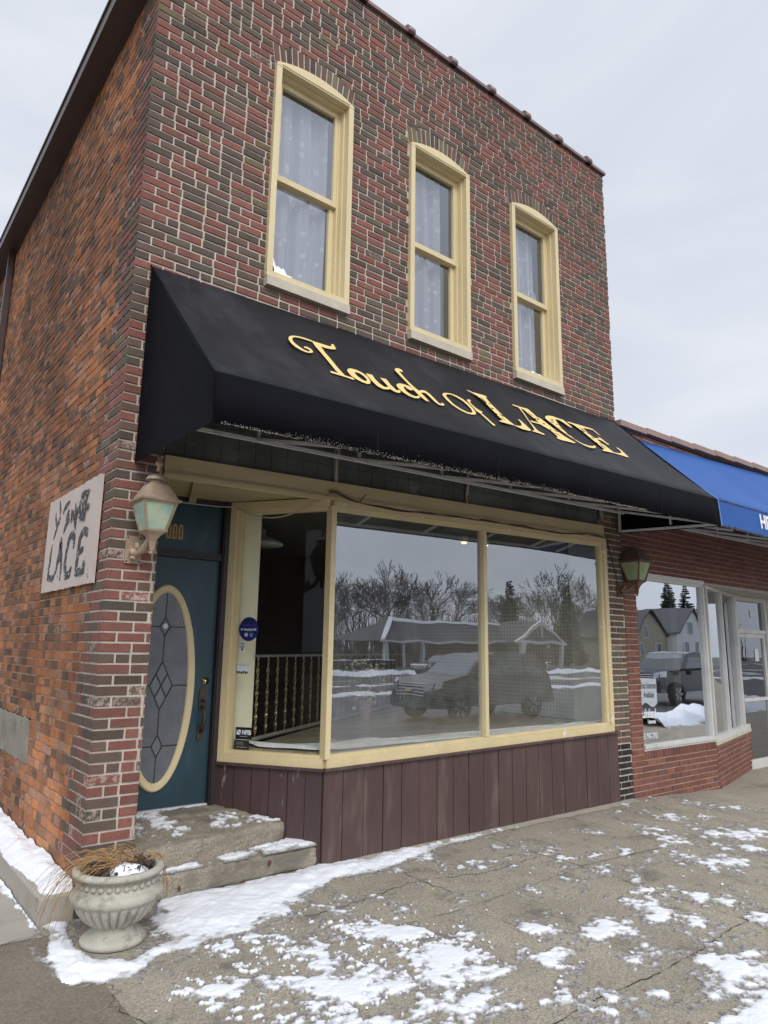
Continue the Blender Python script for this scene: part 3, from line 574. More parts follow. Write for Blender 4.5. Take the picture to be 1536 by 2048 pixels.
for wi, x0 in enumerate(WX):
    xc, hw, x1 = x0 + WW / 2, WW / 2, x0 + WW
    za = lambda x, e=0: WZ1 + RISE * max(0, 1 - ((x - xc) / hw) ** 2) - e
    mb = MB(); fw = .055
    # brickmould: jambs, arched head (flat underside), bottom rail
    mb.fbox(F, x0, x0 + fw, -.12, .035, WZ0 + .055, WZ1 - .03); mb.fbox(F, x1 - fw, x1, -.12, .035, WZ0 + .055, WZ1 - .03)
    mb.fbox(F, x0, x1, -.12, .038, WZ0, WZ0 + .052)
    hd = [F.p(x0 + WW * k / 16, .037, za(x0 + WW * k / 16)) for k in range(17)] + [F.p(x1, .037, WZ1 - .028), F.p(x0, .037, WZ1 - .028)]
    mb.prism(hd, (0, .16, 0))
    hd = [F.p(x0 + WW * (.06 + .88 * k / 16), .044, za(x0 + WW * (.06 + .88 * k / 16), .025)) for k in range(17)] + [F.p(x1 - .06, .044, WZ1 - .012), F.p(x0 + .06, .044, WZ1 - .012)]
    mb.prism(hd, (0, .02, 0))
    # stepped inner liners
    for d, n0, n1 in ((.018, -.15, -.03), (.036, -.16, -.085)):
        mb.fbox(F, x0 + fw + .001, x0 + fw + d, n0, n1, WZ0 + .05, WZ1 - .03); mb.fbox(F, x1 - fw - d, x1 - fw - .001, n0, n1, WZ0 + .05, WZ1 - .03)
        mb.fbox(F, x0 + fw + .02, x1 - fw - .02, n0, n1 - .003, WZ1 - .03 - d, WZ1 - .029)
    wf = mb.build('window', M['cream'], building)
    a, b = x0 + fw + .037, x1 - fw - .037; zm = 5.735
    def sash(z0, z1, n, nm, t=.045, bt=.05):
        m = MB(); m.fbox(F, a, a + t, n - .035, n, z0, z1); m.fbox(F, b - t, b, n - .035, n, z0, z1); m.fbox(F, a + t, b - t, n - .035, n + .001, z1 - t, z1); m.fbox(F, a + t, b - t, n - .035, n + .001, z0, z0 + bt)
        m.build(nm, M['cream'], wf)
        m = MB(); m.fbox(F, a + t - .004, b - t + .004, n - .024, n - .018, z0 + bt - .004, z1 - t + .004); m.build('pane', M['glassup'], wf)
    sash(zm - .005, WZ1 - .066, -.088, 'sash', .04, .055); sash(WZ0 + .054, zm + .04, -.128, 'sash', .05, .06)
    m = MB(); m.fbox(F, x0 + .003, x1 + .004, -.1, .05, WZ0 - .085, WZ0 - .003); m.build('sill', M['stone'], wf)
    # snow caught on the sill
    m = MB(); m.smooth = True
    lo, hi = ((a + .0, a + .46), (a, a + .5), (a + .16, b))[wi]
    K = 26
    for k in range(K):
        s = lo + (hi - lo) * k / K; e = lo + (hi - lo) * (k + 1) / K
    rows = []
    for k in range(K + 1):
        s = lo + (hi - lo) * k / K; t = k / K; hh = (.17 * (1 - t) ** 1.6, .055, .07)[wi] * (1 - t ** 6) * (1 if wi < 2 else min(1, t * 4)) * (1 + .5 * noise.noise(Vector((k * .5, wi, 0)))) + .002
        rows.append(m.pts([F.p(s, -.0, WZ0 + .0505), F.p(s, -.012, WZ0 + .053 + hh * .35), F.p(s, -.07, WZ0 + .053 + hh), F.p(s, -.122, WZ0 + .053 + hh * 1.1), F.p(s, -.124, WZ0 + .05)]))
    for k in range(K):
        for q in range(4): m.face((rows[k] + q, rows[k + 1] + q, rows[k + 1] + q + 1, rows[k] + q + 1))
    struct(m, 'snow', M['snow'], 'stuff')
    # curtain
    m = MB(); m.smooth = True; K = 60
    rows = []
    for k in range(K + 1):
        s = a - .05 + (b - a + .02 - (.06 if wi == 1 else .02)) * k / K; t = k / K
        y = -.235 + .03 * math.sin(t * 21 + wi * 2) + .015 * math.sin(t * 47 + wi)
        if wi == 0: y -= .05 * math.exp(-((t - .46) / .06) ** 2)
        rows.append(m.pts([F.p(s + .015 * math.sin(z * 3 + wi), y + .008 * math.sin(z * 2 + k * .2), WZ0 + .03 + z * 2.0) for z in (0, .25, .5, .75, 1)]))
    for k in range(K):
        for q in range(4): m.face((rows[k] + q, rows[k + 1] + q, rows[k + 1] + q + 1, rows[k] + q + 1))
    single(m, 'lace_curtain', M['lace'], CURT[wi], 'curtain', (xc, .25, WZ0), 'lace curtains in the upstairs windows')
m = MB(); m.tube([(4.75 + .07 * math.cos(q * .45), .17, 5.86 + .09 * math.sin(q * .45)) for q in range(15)], .004, 5); m.tube([(4.75, .17, 5.95), (4.75, .17, 6.2)], .002, 4)
m.tube([(4.72, .17, 5.83), (4.79, .17, 5.9), (4.76, .17, 5.8)], .004, 5)
single(m, 'hanging_ornament', M['white'], 'small round wire ornament hanging inside the upstairs window nearest the blue awning', 'ornament', (4.75, .17, 5.77))
# gutter and downspout on the side wall
mb = MB()
mb.box(-.175, .0, 7.03, .0, SLEN, 7.05); mb.box(-.20, .0, 7.028, -.175, SLEN, 7.17); mb.box(-.215, .0, 7.16, -.17, SLEN, 7.185); mb.box(-.165, 0, 7.05, 0, SLEN, 7.2)
mb.box(-.03, .0, 7.0, 0, SLEN, 7.029)
mb.build('gutter', M['gutter'], building)
mb = MB(); y0 = 5.35
for k in range(5): mb.box(-.085, y0 + k * .02, 0.2, -.012 - .008 * (k % 2), y0 + k * .02 + .0195, 7.03)
mb.box(-.09, y0 - .008, .2, -.016, y0 - .0005, 7.03)
for z in (4.6, 2.2): mb.box(-.094, y0 - .03, z, -.005, y0 + .13, z + .09)
mb.build('downspout', M['gutter'], building)
# upper side wall above the gutter
mb = MB(); mb.box(.012, .012, 7.06, .25, SLEN, 7.9); mb.build('upper_wall', M['oldmortar'], building)

# ------------------------------------------------------------------ shopfront
zb = lambda x: 3.025 + .025 * (x - .34)          # beam top
zl = lambda x: 2.862 + .025 * (x - .34)          # beam bottom
zf = lambda x: .726 + .0135 * (x - 1.8)          # window frame bottom
zt = lambda x: 2.905 + .0225 * (x - 1.8)         # window frame top
def sl(f, a, b, d=0): return (f(a) + d, f(b) + d)
mb = MB()
mb.fbox(F, .337, 5.752, -.04, .012, sl(zl, .337, 5.752, .03), sl(zb, .337, 5.752))
mb.fbox(F, .337, 5.752, -.04, .03, sl(zl, .337, 5.752, .0), sl(zl, .337, 5.752, .028))
mb.fbox(F, .337, 5.752, -.04, .022, sl(zl, .337, 5.752, .0285), sl(zl, .337, 5.752, .045))
mb.build('fascia_beam', M['creamw'], building)
mb = MB(); mb.prism([(.337, .04, 2.9), (1.83, .04, 2.935), (1.33, .86, 2.93), (.337, .86, 2.9)], (0, 0, .03))
mb.fbox(FR((.62, .05, 0), (.3, .8, 0)), 0, .82, -.03, .03, 2.875, 2.9)
mb.build('recess_soffit', mat('olive soffit paint', (.40, .34, .18), .6, .1, 3, dirt=(.25, .2, .1), dscale=3), building)
# tile band under the awning
mb = MB()
mb.fbox(F, .337, 5.752, -.06, -.03, sl(zb, .337, 5.752, -.05), (3.46, 3.46))
x = .345
while x < 5.75:
    for r in range(3):
        z0 = zb(x) + .004 + r * .148
        mb.fbox(F, x, min(x + .142, 5.75), -.03, -.022 + random.uniform(-.001, .001), z0, min(z0 + .142, 3.455))
    x += .1465
tb = mb.build('tile_band', [M['tile']], building); tb.data.materials[0] = M['tile']
mb = MB()
for x, w_ in ((1.835, .045), (3.42, .045), (5.69, .067)):
    mb = MB(); mb.fbox(F, x, x + w_, -.02, .005, zb(x) + .002, 3.45); mb.build('vertical_batten', M['peel'], building)
# display window, front
mb = MB(); xa, xb = 1.80, 5.775
mb.fbox(F, xa + .02, xb, -.05, .022, sl(zf, xa, xb, .0), sl(zf, xa, xb, .072)); mb.fbox(F, xa + .05, xb - .06, -.06, .004, sl(zf, xa, xb, .0725), sl(zf, xa, xb, .098))
mb.fbox(F, xa + .02, xb, -.05, .022, sl(zt, xa, xb, -.058), (zl(xa) - .002, zl(xb) - .002)); mb.fbox(F, xa + .05, xb - .06, -.06, .004, sl(zt, xa, xb, -.088), sl(zt, xa, xb, -.0585))
mb.fbox(F, xb - .065, xb + .001, -.05, .024, zf(xb) + .073, zt(xb) - .059); mb.fbox(F, xb - .115, xb - .0655, -.06, .004, zf(xb) + .099, zt(xb) - .089)
fw_ = mb.build('display_window', M['creamchip'], building)
m = MB(); m.fbox(F, 3.655, 3.70, -.055, .018, zf(3.67) + .099, zt(3.67) - .0885); m.build('mullion', M['cream'], fw_)
m = MB(); m.fbox(F, xa - .005, xa + .045, -.05, .03, zf(xa) + .07, zt(xa) - .05); m.build('corner_post', M['cream'], fw_)
for a, b in ((1.845, 3.657), (3.698, 5.66)):
    m = MB(); m.fbox(F, a, b, -.034, -.028, sl(zf, a, b, .095), sl(zt, a, b, -.085)); m.build('pane', M['glass'], fw_)
# display window, angled side
mb = MB(); L0, L1 = 0, LA
mb.fbox(AF, L0, L1 - .0, -.05, .022, .726, .798); mb.fbox(AF, .06, L1 - .03, -.06, .003, .7985, .822)
mb.fbox(AF, L0, L1 - .0, -.05, .022, 2.845, 2.92); mb.fbox(AF, .06, L1 - .03, -.06, .003, 2.815, 2.8445)
mb.fbox(AF, 0, .062, -.05, .024, .7985, 2.8445); mb.fbox(AF, .0625, .10, -.06, .004, .8225, 2.8145)
sw_ = mb.build('side_display_window', M['cream'], building)
m = MB(); m.fbox(AF, .096, L1 - .02, -.034, -.028, .82, 2.818); m.build('pane', M['glassside'], sw_)
# stall riser boards
mb = MB()
mb.fbox(F, 1.803, 5.84, -.06, -.006, -.02, .70); x = 1.8
mb.cur = 1; mb.fbox(F, 1.803, 5.84, -.0055, -.004, 0, .70); mb.cur = 0
mb.fbox(F, 1.79, 5.85, -.05, .045, sl(zf, 1.8, 5.85, -.022), sl(zf, 1.8, 5.85, -.001)); 
wid = [.19, .21, .2, .205, .2, .21, .2, .2]
k = 0
while x < 5.84:
    wd = min(wid[k % 8] + random.uniform(-.006, .006), 5.84 - x)
    mb.fbox(F, x + .004, x + wd - .003, -.004, .010 + random.uniform(-.002, .003), random.uniform(-.0, .006), sl(zf, x, x + wd, -.024)); x += wd; k += 1
br_ = mb.build('stall_riser', [M['maroon'], M['darkgap']], building)
mb = MB(); mb.cur = 1; mb.fbox(AF, -.0, LA, -.04, -.004, 0, .702); mb.cur = 0
mb.fbox(AF, -.01, LA + .02, -.05, .045, .704, .725)
x = 0
while x < LA - .01:
    wd = min(.155 + random.uniform(-.01, .01), LA - x); mb.fbox(AF, x + .003, x + wd - .003, -.004, .01 + random.uniform(-.002, .003), 0, .702); x += wd
mb.build('side_stall_riser', [M['maroonw'], M['darkgap']], building)
# door and its frame
DY = .83; D = FR((0, DY, 0), (1, 0, 0)); T0 = .40
mb = MB()
mb.fbox(D, 1.205, 1.30, -.06, .05, T0 - .01, 2.93); mb.fbox(D, .30, 1.2045, -.06, .035, 2.395, 2.455); mb.fbox(D, .30, 1.2045, -.06, .04, 2.88, 2.93); mb.fbox(D, .27, .3, -.06, .05, T0, 2.93)
mb.fbox(D, 1.215, 1.235, .05, .062, T0, 2.93)
df_ = mb.build('door_frame', M['jamb'], building)
m = MB(); m.fbox(D, .30, 1.2045, -.05, .03, T0 - .03, T0 + .0); m.build('threshold', M['alu'], df_)
m = MB(); m.fbox(D, .301, 1.204, -.04, -.01, 2.456, 2.879); tr_ = m.build('transom_panel', M['teal'], df_)
dr = MB(); dr.fbox(D, .302, 1.203, -.045, .0, T0 + .006, 2.393); door = dr.build('door', M['teal'], building)
oc, oz, orx, orz = .755, 1.345, .268, .80
m = MB(); m.smooth = True; prof = [(-.052, .001), (-.048, .014), (-.03, .022), (-.012, .018), (-.004, .026), (.012, .02), (.018, .001)]; K = 64; rows = []
for k in range(K):
    th = 2 * math.pi * k / K; c, s = math.cos(th), math.sin(th)
    rows.append(m.pts([D.p(oc + (orx + q) * c, n, oz + (orz + q) * s) for q, n in prof]))
for k in range(K):
    for q in range(len(prof) - 1): m.face((rows[k] + q, rows[(k + 1) % K] + q, rows[(k + 1) % K] + q + 1, rows[k] + q + 1))
m.build('oval_moulding', M['cream'], door)
m = MB(); m.prism([D.p(oc + (orx - .045) * math.cos(q * math.tau / 64), .002, oz + (orz - .045) * math.sin(q * math.tau / 64)) for q in range(64)], (0, -.004, 0)); og = m.build('oval_glass', M['obscure'], door)
def dia(cx, cz, w_, h_): return [(cx, cz + h_), (cx + w_, cz), (cx, cz - h_), (cx - w_, cz)]
m = MB()
def came(pts, close=False):
    pts = pts + [pts[0]] if close else pts
    for p, q in zip(pts, pts[1:]): m.tube([D.p(p[0], .008, p[1]), D.p(q[0], .008, q[1])], .0045, 5)
d1, d2, d3 = dia(oc, oz + .47, .045, .075), dia(oc, oz, .095, .19), dia(oc, oz - .47, .045, .085)
for d in (d1, d2, d3): came(d, True)
came([d1[0], (oc, oz + orz - .05)]); came([d1[2], d2[0]]); came([d2[2], d3[0]]); came([d3[2], (oc, oz - orz + .05)])
for cz, w_ in ((oz + .47, .045), (oz, .095), (oz - .47, .045)):
    e = orx * math.sqrt(1 - ((cz - oz) / orz) ** 2) - .045
    came([(oc - w_, cz), (oc - e, cz)]); came([(oc + w_, cz), (oc + e, cz)])
mid = lambda p, q: ((p[0] + q[0]) / 2, (p[1] + q[1]) / 2)
came([mid(d2[0], d2[1]), mid(d2[2], d2[3])]); came([mid(d2[1], d2[2]), mid(d2[3], d2[0])])
m.build('lead_came', M['lead'], og)
m = MB()
for d in (d1, d3):
    m.prism([D.p(*((p[0] - oc) * .8 + oc, .007, (p[1] - (d[0][1] + d[2][1]) / 2) * .8 + (d[0][1] + d[2][1]) / 2)) for p in d], (0, .003, 0)); m.build('bevelled_pane', M['bevel'], og); m = MB()
qs = [(d2[0], mid(d2[0], d2[1]), (oc, oz), mid(d2[3], d2[0])), (mid(d2[0], d2[1]), d2[1], mid(d2[1], d2[2]), (oc, oz)), ((oc, oz), mid(d2[1], d2[2]), d2[2], mid(d2[2], d2[3])), (mid(d2[3], d2[0]), (oc, oz), mid(d2[2], d2[3]), d2[3])]
for q in qs:
    cx, cz = sum(p[0] for p in q) / 4, sum(p[1] for p in q) / 4; m.prism([D.p(cx + (p[0] - cx) * .78, .007, cz + (p[1] - cz) * .78) for p in q], (0, .003, 0))
    m.build('bevelled_pane', M['bevel'], og); m = MB()
m = MB(); m.prism([D.p(oc + .022 * math.cos(q), .011, oz + .475 + .022 * math.sin(q)) for q in [k * math.tau / 16 for k in range(16)]], (0, .002, 0)); m.build('round_sticker', M['paper'], og)
m = MB(); m.smooth = True
def disc(mm, cx, cz, r, n0, n1, K=20): mm.prism([D.p(cx + r * math.cos(k * math.tau / K), n1, cz + r * math.sin(k * math.tau / K)) for k in range(K)], (0, n1 - n0, 0))
disc(m, 1.135, 1.375, .03, .001, .016); disc(m, 1.135, 1.375, .019, .016, .024); m.smooth = False; m.build('deadbolt', M['brass'], door)
m = MB(); disc(m, 1.137, 1.372, .006, .0245, .026, 8); m.build('keyhole', M['black'], door)
m = MB()
m.prism([D.p(1.12 + a, .012, 1.235 + b) for a, b in ((-.028, -.09), (-.032, .02), (-.026, .07), (-.01, .095), (.012, .098), (.026, .07), (.032, .02), (.028, -.09))], (0, .011, 0))
m.prism([D.p(1.115 + a, .012, .955 + b) for a, b in ((-.022, -.06), (-.028, 0), (-.02, .06), (0, .072), (.02, .06), (.028, 0), (.022, -.06))], (0, .011, 0))
m.smooth = True; m.tube([D.p(1.12, .012, 1.17), D.p(1.12, .05, 1.16), D.p(1.12, .066, 1.10), D.p(1.118, .062, 1.04), D.p(1.116, .045, .985), D.p(1.115, .014, .965)], [.012, .014, .016, .017, .013, .012], 8)
m.tube([D.p(1.12, .012, 1.215), D.p(1.12, .045, 1.225), D.p(1.12, .06, 1.21)], [.012, .009, .013], 6)
m.build('door_handle', M['oldbrass'], door)
# ghost numbers on the transom panel
for k in range(3):
    x = .73 + k * .053; m = MB(); z0 = 2.55
    lp = [(-.021, 0), (.021, 0), (.021, .10), (.014, .125), (0, .133), (-.014, .125), (-.021, .10)]
    m.prism([D.p(x + a, -.008, z0 + b) for a, b in lp], (0, .0025, 0)); m.cur = 1
    m.prism([D.p(x + a, -.005, z0 + b) for a, b in ((-.003, .02), (.005, .02), (.005, .11), (-.001, .11), (-.008, .095), (-.003, .097))], (0, .0025, 0))
    m.build('house_number', [mat('number glue ghost', (.40, .28, .13), .8, .2, 60), M['jamb']], tr_)
# entry steps
mb = MB()
def slab(m, q, z0, zt4):
    K = 14; rows = []
    m.hexa([(x, y, z0) for x, y in q] + [(x, y, z) for (x, y), z in zip(q, zt4)])
mb2 = MB()
slab(mb2, [(.30, .02), (1.64, .26), (1.27, .86), (.30, .86)], 0, (.315, .31, .395, .395))
steps = thing('entry_steps', 'two worn pebbly concrete steps with thin snow in front of the teal door', 'steps', (.9, .2, 0))
bv = mb2.build('upper_step', M['step'], steps)
mb3 = MB(); slab(mb3, [(.34, -.0), (1.80, .022), (1.62, .30), (.34, .07)], 0, (.16, .158, .165, .165)); bv2 = mb3.build('lower_step', M['step'], steps)
for o in (bv, bv2):
    md = o.modifiers.new('b', 'BEVEL'); md.width = .03; md.segments = 3
    md = o.modifiers.new('s', 'SUBSURF'); md.subdivision_type = 'SIMPLE'; md.levels = md.render_levels = 5
    tx = bpy.data.textures.new('pebbles', 'CLOUDS'); tx.noise_scale = .07; tx.noise_depth = 5
    md = o.modifiers.new('d', 'DISPLACE'); md.texture = tx; md.strength = .026; md.mid_level = .5; md.texture_coords = 'LOCAL'
for x, y, z, r in ((1.36, .014, .10, .016), (.66, -.006, .06, .013)): mb = MB(); mb.sphere((x, y, z), r, 8, (1, .3, 1.4)); mb.build('rust_spot', mat('rust', (.10, .045, .02), .9, .4, 90), steps)
# ------------------------------------------------------------------ black awning
AX0, AX1 = .12, 6.085
def lin(a, b): return lambda x: a + (b - a) * (x - AX0) / (AX1 - AX0)
atop, akn, alo, abk = lin(4.452, 4.555), lin(3.225, 3.335), lin(2.912, 3.035), lin(2.93, 3.10)
AKY, ALY = -1.238, -1.26
aw = thing('shop_awning', 'black vinyl awning with gold script lettering over the shop window', 'awning', (3.1, 0, 3.0))
K = 40; mb = MB(); rows = []
for k in range(K + 1):
    x = AX0 + (AX1 - AX0) * k / K; r = []
    for q in range(13):
        t = q / 12; sag = .028 * math.sin(math.pi * t) * (.35 + .65 * abs(math.sin(math.pi * (x - AX0) / 1.19)))
        r.append((x, AKY * t + sag * .7, atop(x) + (akn(x) - atop(x)) * t - sag * .7))
    rows.append(mb.pts(r))
mb.smooth = True
for k in range(K):
    for q in range(12): mb.face((rows[k] + q, rows[k + 1] + q, rows[k + 1] + q + 1, rows[k] + q + 1))
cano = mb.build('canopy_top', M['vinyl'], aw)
sd_ = cano.modifiers.new('t', 'SOLIDIFY'); sd_.thickness = .004; sd_.offset = -1
mb = MB(); rows = []; mb.smooth = True
for k in range(K + 1):
    x = AX0 + (AX1 - AX0) * k / K; b = .006 * noise.noise(Vector((x * 1.5, 0, 0)))
    rows.append(mb.pts([(x, AKY - .002, akn(x) + .004), (x, (AKY + ALY) / 2 + b, (akn(x) + alo(x)) / 2), (x, ALY, alo(x))]))
for k in range(K):
    for q in range(2): mb.face((rows[k] + q, rows[k + 1] + q, rows[k + 1] + q + 1, rows[k] + q + 1))
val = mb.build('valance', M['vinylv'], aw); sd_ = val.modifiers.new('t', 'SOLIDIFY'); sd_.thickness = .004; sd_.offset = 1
for x in (AX0, AX1):
    mb = MB(); mb.prism([(x, -.003, atop(x)), (x, AKY, akn(x)), (x, ALY, alo(x)), (x, -.003, abk(x))], (.004 if x < 1 else -.004, 0, 0)); mb.build('end_panel', M['vinylv'], aw)
mb = MB(); x = AX0 - .002
mb.tube([(x, 0, atop(x) + .002), (x, AKY * .5, (atop(x) + akn(x)) / 2 + .001), (x, AKY - .003, akn(x) + .003), (x, ALY - .003, alo(x))], .007, 6); mb.build('piping', M['vinylv'], aw)
for k in range(1, 5):      # vertical welded seams on the valance
    x = AX0 + k * 1.19; mb = MB(); mb.prism([(x, AKY - .004, akn(x)), (x + .012, AKY - .004, akn(x)), (x + .012, ALY - .004, alo(x)), (x, ALY - .004, alo(x))], (0, -.0015, 0)); mb.build('valance_seam', mat('faded seam', (.009, .0093, .012), .8, .2, spec=.05), aw)
# lichen and grit along the lower hem
mb = MB(); rg = random.Random(5)
for _ in range(2200):
    x = rg.uniform(AX0 + .05, 4.6); h = abs(rg.gauss(0, .012)) * (1.2 if .6 < x < 3.4 else .6); r = rg.uniform(.0008, .0022)
    y = ALY - .005; z = alo(x) + h
    mb.prism([(x - r, y, z), (x, y, z - r * .8), (x + r, y, z + r * .2), (x + r * .2, y, z + r)], (0, -.002, 0))
hem = mb.build('hem_grit', M['grit'], aw); hem['kind'] = 'stuff'
# letters: strokes drawn on the slope of the canopy
O_ = Vector((.12, 0, 4.452)); EX = Vector((.99985, 0, .01722)); ES = Vector((.01215, -.70859, -.70552)); EN = Vector((-.0122, -.70562, .70848))
def onaw(l, h): return [O_ + EX * a + ES * b + EN * h for a, b in l]
for ch in ('T', 'o', 'u', 'c', 'h', 'O', 'f', 'L', 'A', 'C', 'E'):
    mb = MB(); e = 0
    for nme, loops in LET:
        if nme != ch: continue
        mb.prism(onaw(loops[0], .0008 + e), EN * .0006, [onaw(l, .0008 + e) for l in loops[1:]]); e += .0007
    mb.build('letter', M['gold'], aw)
for l in LACE_HOLES:
    hx, hy = sum(p[0] for p in l) / len(l), sum(p[1] for p in l) / len(l); l = [(hx + (p[0] - hx) * .72, hy + (p[1] - hy) * .72) for p in l]
    mb = MB(); mb.prism(onaw(l, .0034), EN * .0006); mb.build('lace_cutout', M['vinyl'], aw)
# frame
mb = MB()
fz = lambda x: 3.235 + .0175 * (x - .57)
mb.tube([(AX0 + .01, -.12, fz(.13)), (6.02, -.12, fz(6.02))], .019, 4)
mb.build('frame_rail', M['alu'], aw)
mb = MB(); mb.tube([(AX0 + .02, ALY + .03, alo(.14) + .03), (AX1 - .02, ALY + .03, alo(AX1) + .03)], .019, 4); mb.build('frame_rail', M['alu'], aw)
for x in (1.02, 2.0, 2.98, 3.96, 4.94, 5.92):
    mb = MB(); mb.tube([(x, -.12, fz(x) + .01), (x + .03, ALY + .05, alo(x) + .03)], .017, 4); mb.build('rafter', M['alu'], aw)
    mb = MB(); mb.tube([(x, -.12, fz(x)), (x, -.10, fz(x) + .5)], .017, 4); mb.build('upright', M['alu'], aw)
x = AX1 - .03
mb = MB(); mb.tube([(x, -.05, abk(x) + .02), (x, ALY + .03, alo(x) + .02)], .018, 4); mb.tube([(x, -.04, abk(x) + .01), (x, -.04, abk(x) + .7)], .018, 4); mb.tube([(x, -.7, abk(x) + .02), (x, -.7, 3.5)], .016, 4)
mb.build('end_frame', M['alu'], aw)
# ------------------------------------------------------------------ blue awning next door
ba = thing('blue_awning', 'bright blue awning with white capital letters over the neighbouring shop', 'awning', (8.5, 0, 3.0))
BX0, BX1 = 6.10, 12.5
bt = lambda x: 4.40 + .043 * (x - 6.2); bk = lambda x: 3.335 + .004 * (x - 6.1); bl = lambda x: 3.035 - .010 * (x - 6.1)
mb = MB(); mb.smooth = True; rows = []
for k in range(31):
    x = BX0 + (BX1 - BX0) * k / 30; r = []
    for q in range(11):
        t = q / 10; sag = .03 * math.sin(math.pi * t) * (.4 + .6 * abs(math.sin(math.pi * (x - BX0) / 1.28)))
        r.append((x, -1.24 * t + sag * .6, bt(x) + (bk(x) - bt(x)) * t - sag * .7))
    rows.append(mb.pts(r))
for k in range(30):
    for q in range(10): mb.face((rows[k] + q, rows[k + 1] + q, rows[k + 1] + q + 1, rows[k] + q + 1))
o = mb.build('canopy_top', M['blue'], ba); sd_ = o.modifiers.new('t', 'SOLIDIFY'); sd_.thickness = .004; sd_.offset = -1
mb = MB(); mb.prism([(BX0, -1.242, bk(BX0) + .003), (BX1, -1.242, bk(BX1) + .003), (BX1, -1.262, bl(BX1)), (BX0, -1.262, bl(BX0))], (0, .004, 0)); mb.build('valance', M['blue'], ba)
mb = MB(); mb.prism([(BX0, -.003, bt(BX0)), (BX0, -1.24, bk(BX0)), (BX0, -1.26, bl(BX0)), (BX0, -.003, 3.1)], (.004, 0, 0)); mb.build('end_panel', M['blue'], ba)
mb = MB(); mb.tube([(BX0 - .002, 0, bt(BX0) + .004), (BX0 - .002, -1.244, bk(BX0) + .006), (BX0 - .002, -1.266, bl(BX0))], .008, 6); mb.build('piping', mat('blue piping', (.12, .22, .5), .4), ba)
mb = MB(); rg = random.Random(9)
for _ in range(900):
    x = rg.uniform(BX0 + .03, 8.5); r = rg.uniform(.003, .009)
    if rg.random() < .6: y, z, h = -1.2645, bl(x) + abs(rg.gauss(0, .012)), -.002
    else: y, z, h = -1.2455, bk(x) - abs(rg.gauss(0, .006)) + .004, -.002
    mb.prism([(x - r * 2, y, z), (x, y, z - r * .6), (x + r * 2, y, z + r * .2), (x + r * .2, y, z + r)], (0, h, 0))
g = mb.build('hem_grit', mat('hem dirt', (.10, .10, .08), .9, .5, 60), ba); g['kind'] = 'stuff'
def text(s, size, M3, mtl, name, parent, ext=.0015, off=0., xs=1., align='LEFT'):
    cu = bpy.data.curves.new(name, 'FONT'); cu.body = s; cu.size = size; cu.extrude = ext; cu.offset = off; cu.align_x = align
    ob = bpy.data.objects.new(name, cu); COL.objects.link(ob)
    dg = bpy.context.evaluated_depsgraph_get(); me = bpy.data.meshes.new_from_object(ob.evaluated_get(dg))
    bpy.data.objects.remove(ob)
    me.transform(Matrix.Diagonal((xs, 1, 1, 1))); me.transform(M3)
    o3 = root_of(parent); me.transform(Matrix.Translation(-o3)); me.materials.clear(); me.materials.append(mtl)
    o = bpy.data.objects.new(name, me); COL.objects.link(o); o.parent = parent; return o
def plane_m(o, ex, ez):
    ex, ez = Vector(ex).normalized(), Vector(ez).normalized(); n = ex.cross(ez)
    m = Matrix.Identity(4)
    for r in range(3): m[r][0], m[r][1], m[r][2], m[r][3] = ex[r], ez[r], n[r], o[r]
    return m
text('HDT', .235, plane_m((7.075, -1.262, 3.135), (1, 0, -.004), (0, .06, 1)), M['white'], 'lettering', ba, .002, .007, .92)
mb = MB(); mb.tube([(6.12, -.14, 3.285), (12.4, -.14, 3.345)], .020, 4); mb.build('frame_rail', M['alu'], ba)
for x in (6.45, 7.4, 8.35, 9.3, 10.25, 11.2):
    mb = MB(); mb.tube([(x, -.14, 3.31), (x + .03, -1.2, 3.04)], .017, 4); mb.tube([(x, -.14, 3.31), (x, -.1, 3.7)], .017, 4); mb.build('rafter', M['alu'], ba)
# ------------------------------------------------------------------ neighbour
nbd = thing('corner_shop', 'low red brick shop with aluminium windows beside the taller brick building', 'building', (8.5, 0, 0))
rnd = random.Random(12); mb = MB()
FN = FR((W + .004, 0, 0), (1, 0, 0)); GX = 6.40 - W - .004
def ncut(z):
    if .405 < z < 2.66: return (GX, 9)
    if z <= .405: return (8.16 - W, 9)
courses(mb, FN, 0, 5.8, -.2, 4.5, [ncut], RED, rnd, L=.2, J=.010, pitch=.0675, hdr=0, colfn=lambda x, z, r, a: pick(RED, r) if x < 5 else pick(RED, r))
zq = .425; s = GX + .004
mb.build('front_wall', [M['redbrick'], M['redmortar']], nbd, True)
NA = FR((8.165, .0, 0), (2.25, .57, 0)); NAL = 2.33
mb = MB(); courses(mb, NA, 0, NAL, -.25, .44, [], RED, rnd, L=.2, J=.01, pitch=.0675, hdr=0)
mb.build('angled_wall', [M['redbrick'], M['redmortar']], nbd, True)
mb = MB(); mb.col = (.3, .09, .06, 0); x = GX + .004
mb.cur = 1; i = mb.pts([FN.p(GX, -.008, .40), FN.p(2.03, -.008, .40), FN.p(2.03, -.008, .51), FN.p(GX, -.008, .51)]); mb.face((i, i + 1, i + 2, i + 3)); mb.cur = 0
while x < 2.0:
    mb.col = pick(RED, rnd); lay(mb, FN, [(x, .412), (x + .056, .412), (x + .056, .505), (x, .505)]); x += .066
mb.build('rowlock_sill', [M['redbrick'], M['redmortar']], nbd, True)
mb = MB(); mb.box(6.40, -.0, .51, 8.12, .12, .535); mb.box(6.40, -.015, .5355, 8.12, .1, .575); mb.box(6.40, .01, 2.57, 8.10, .1, 2.60); mb.box(6.40, -.01, 2.6005, 8.10, .1, 2.655); mb.box(6.40, .02, .5755, 6.418, .1, 2.5695); mb.box(8.06, -.004, .5755, 8.095, .1, 2.5695)
nw = mb.build('window', M['greywhite'], nbd)
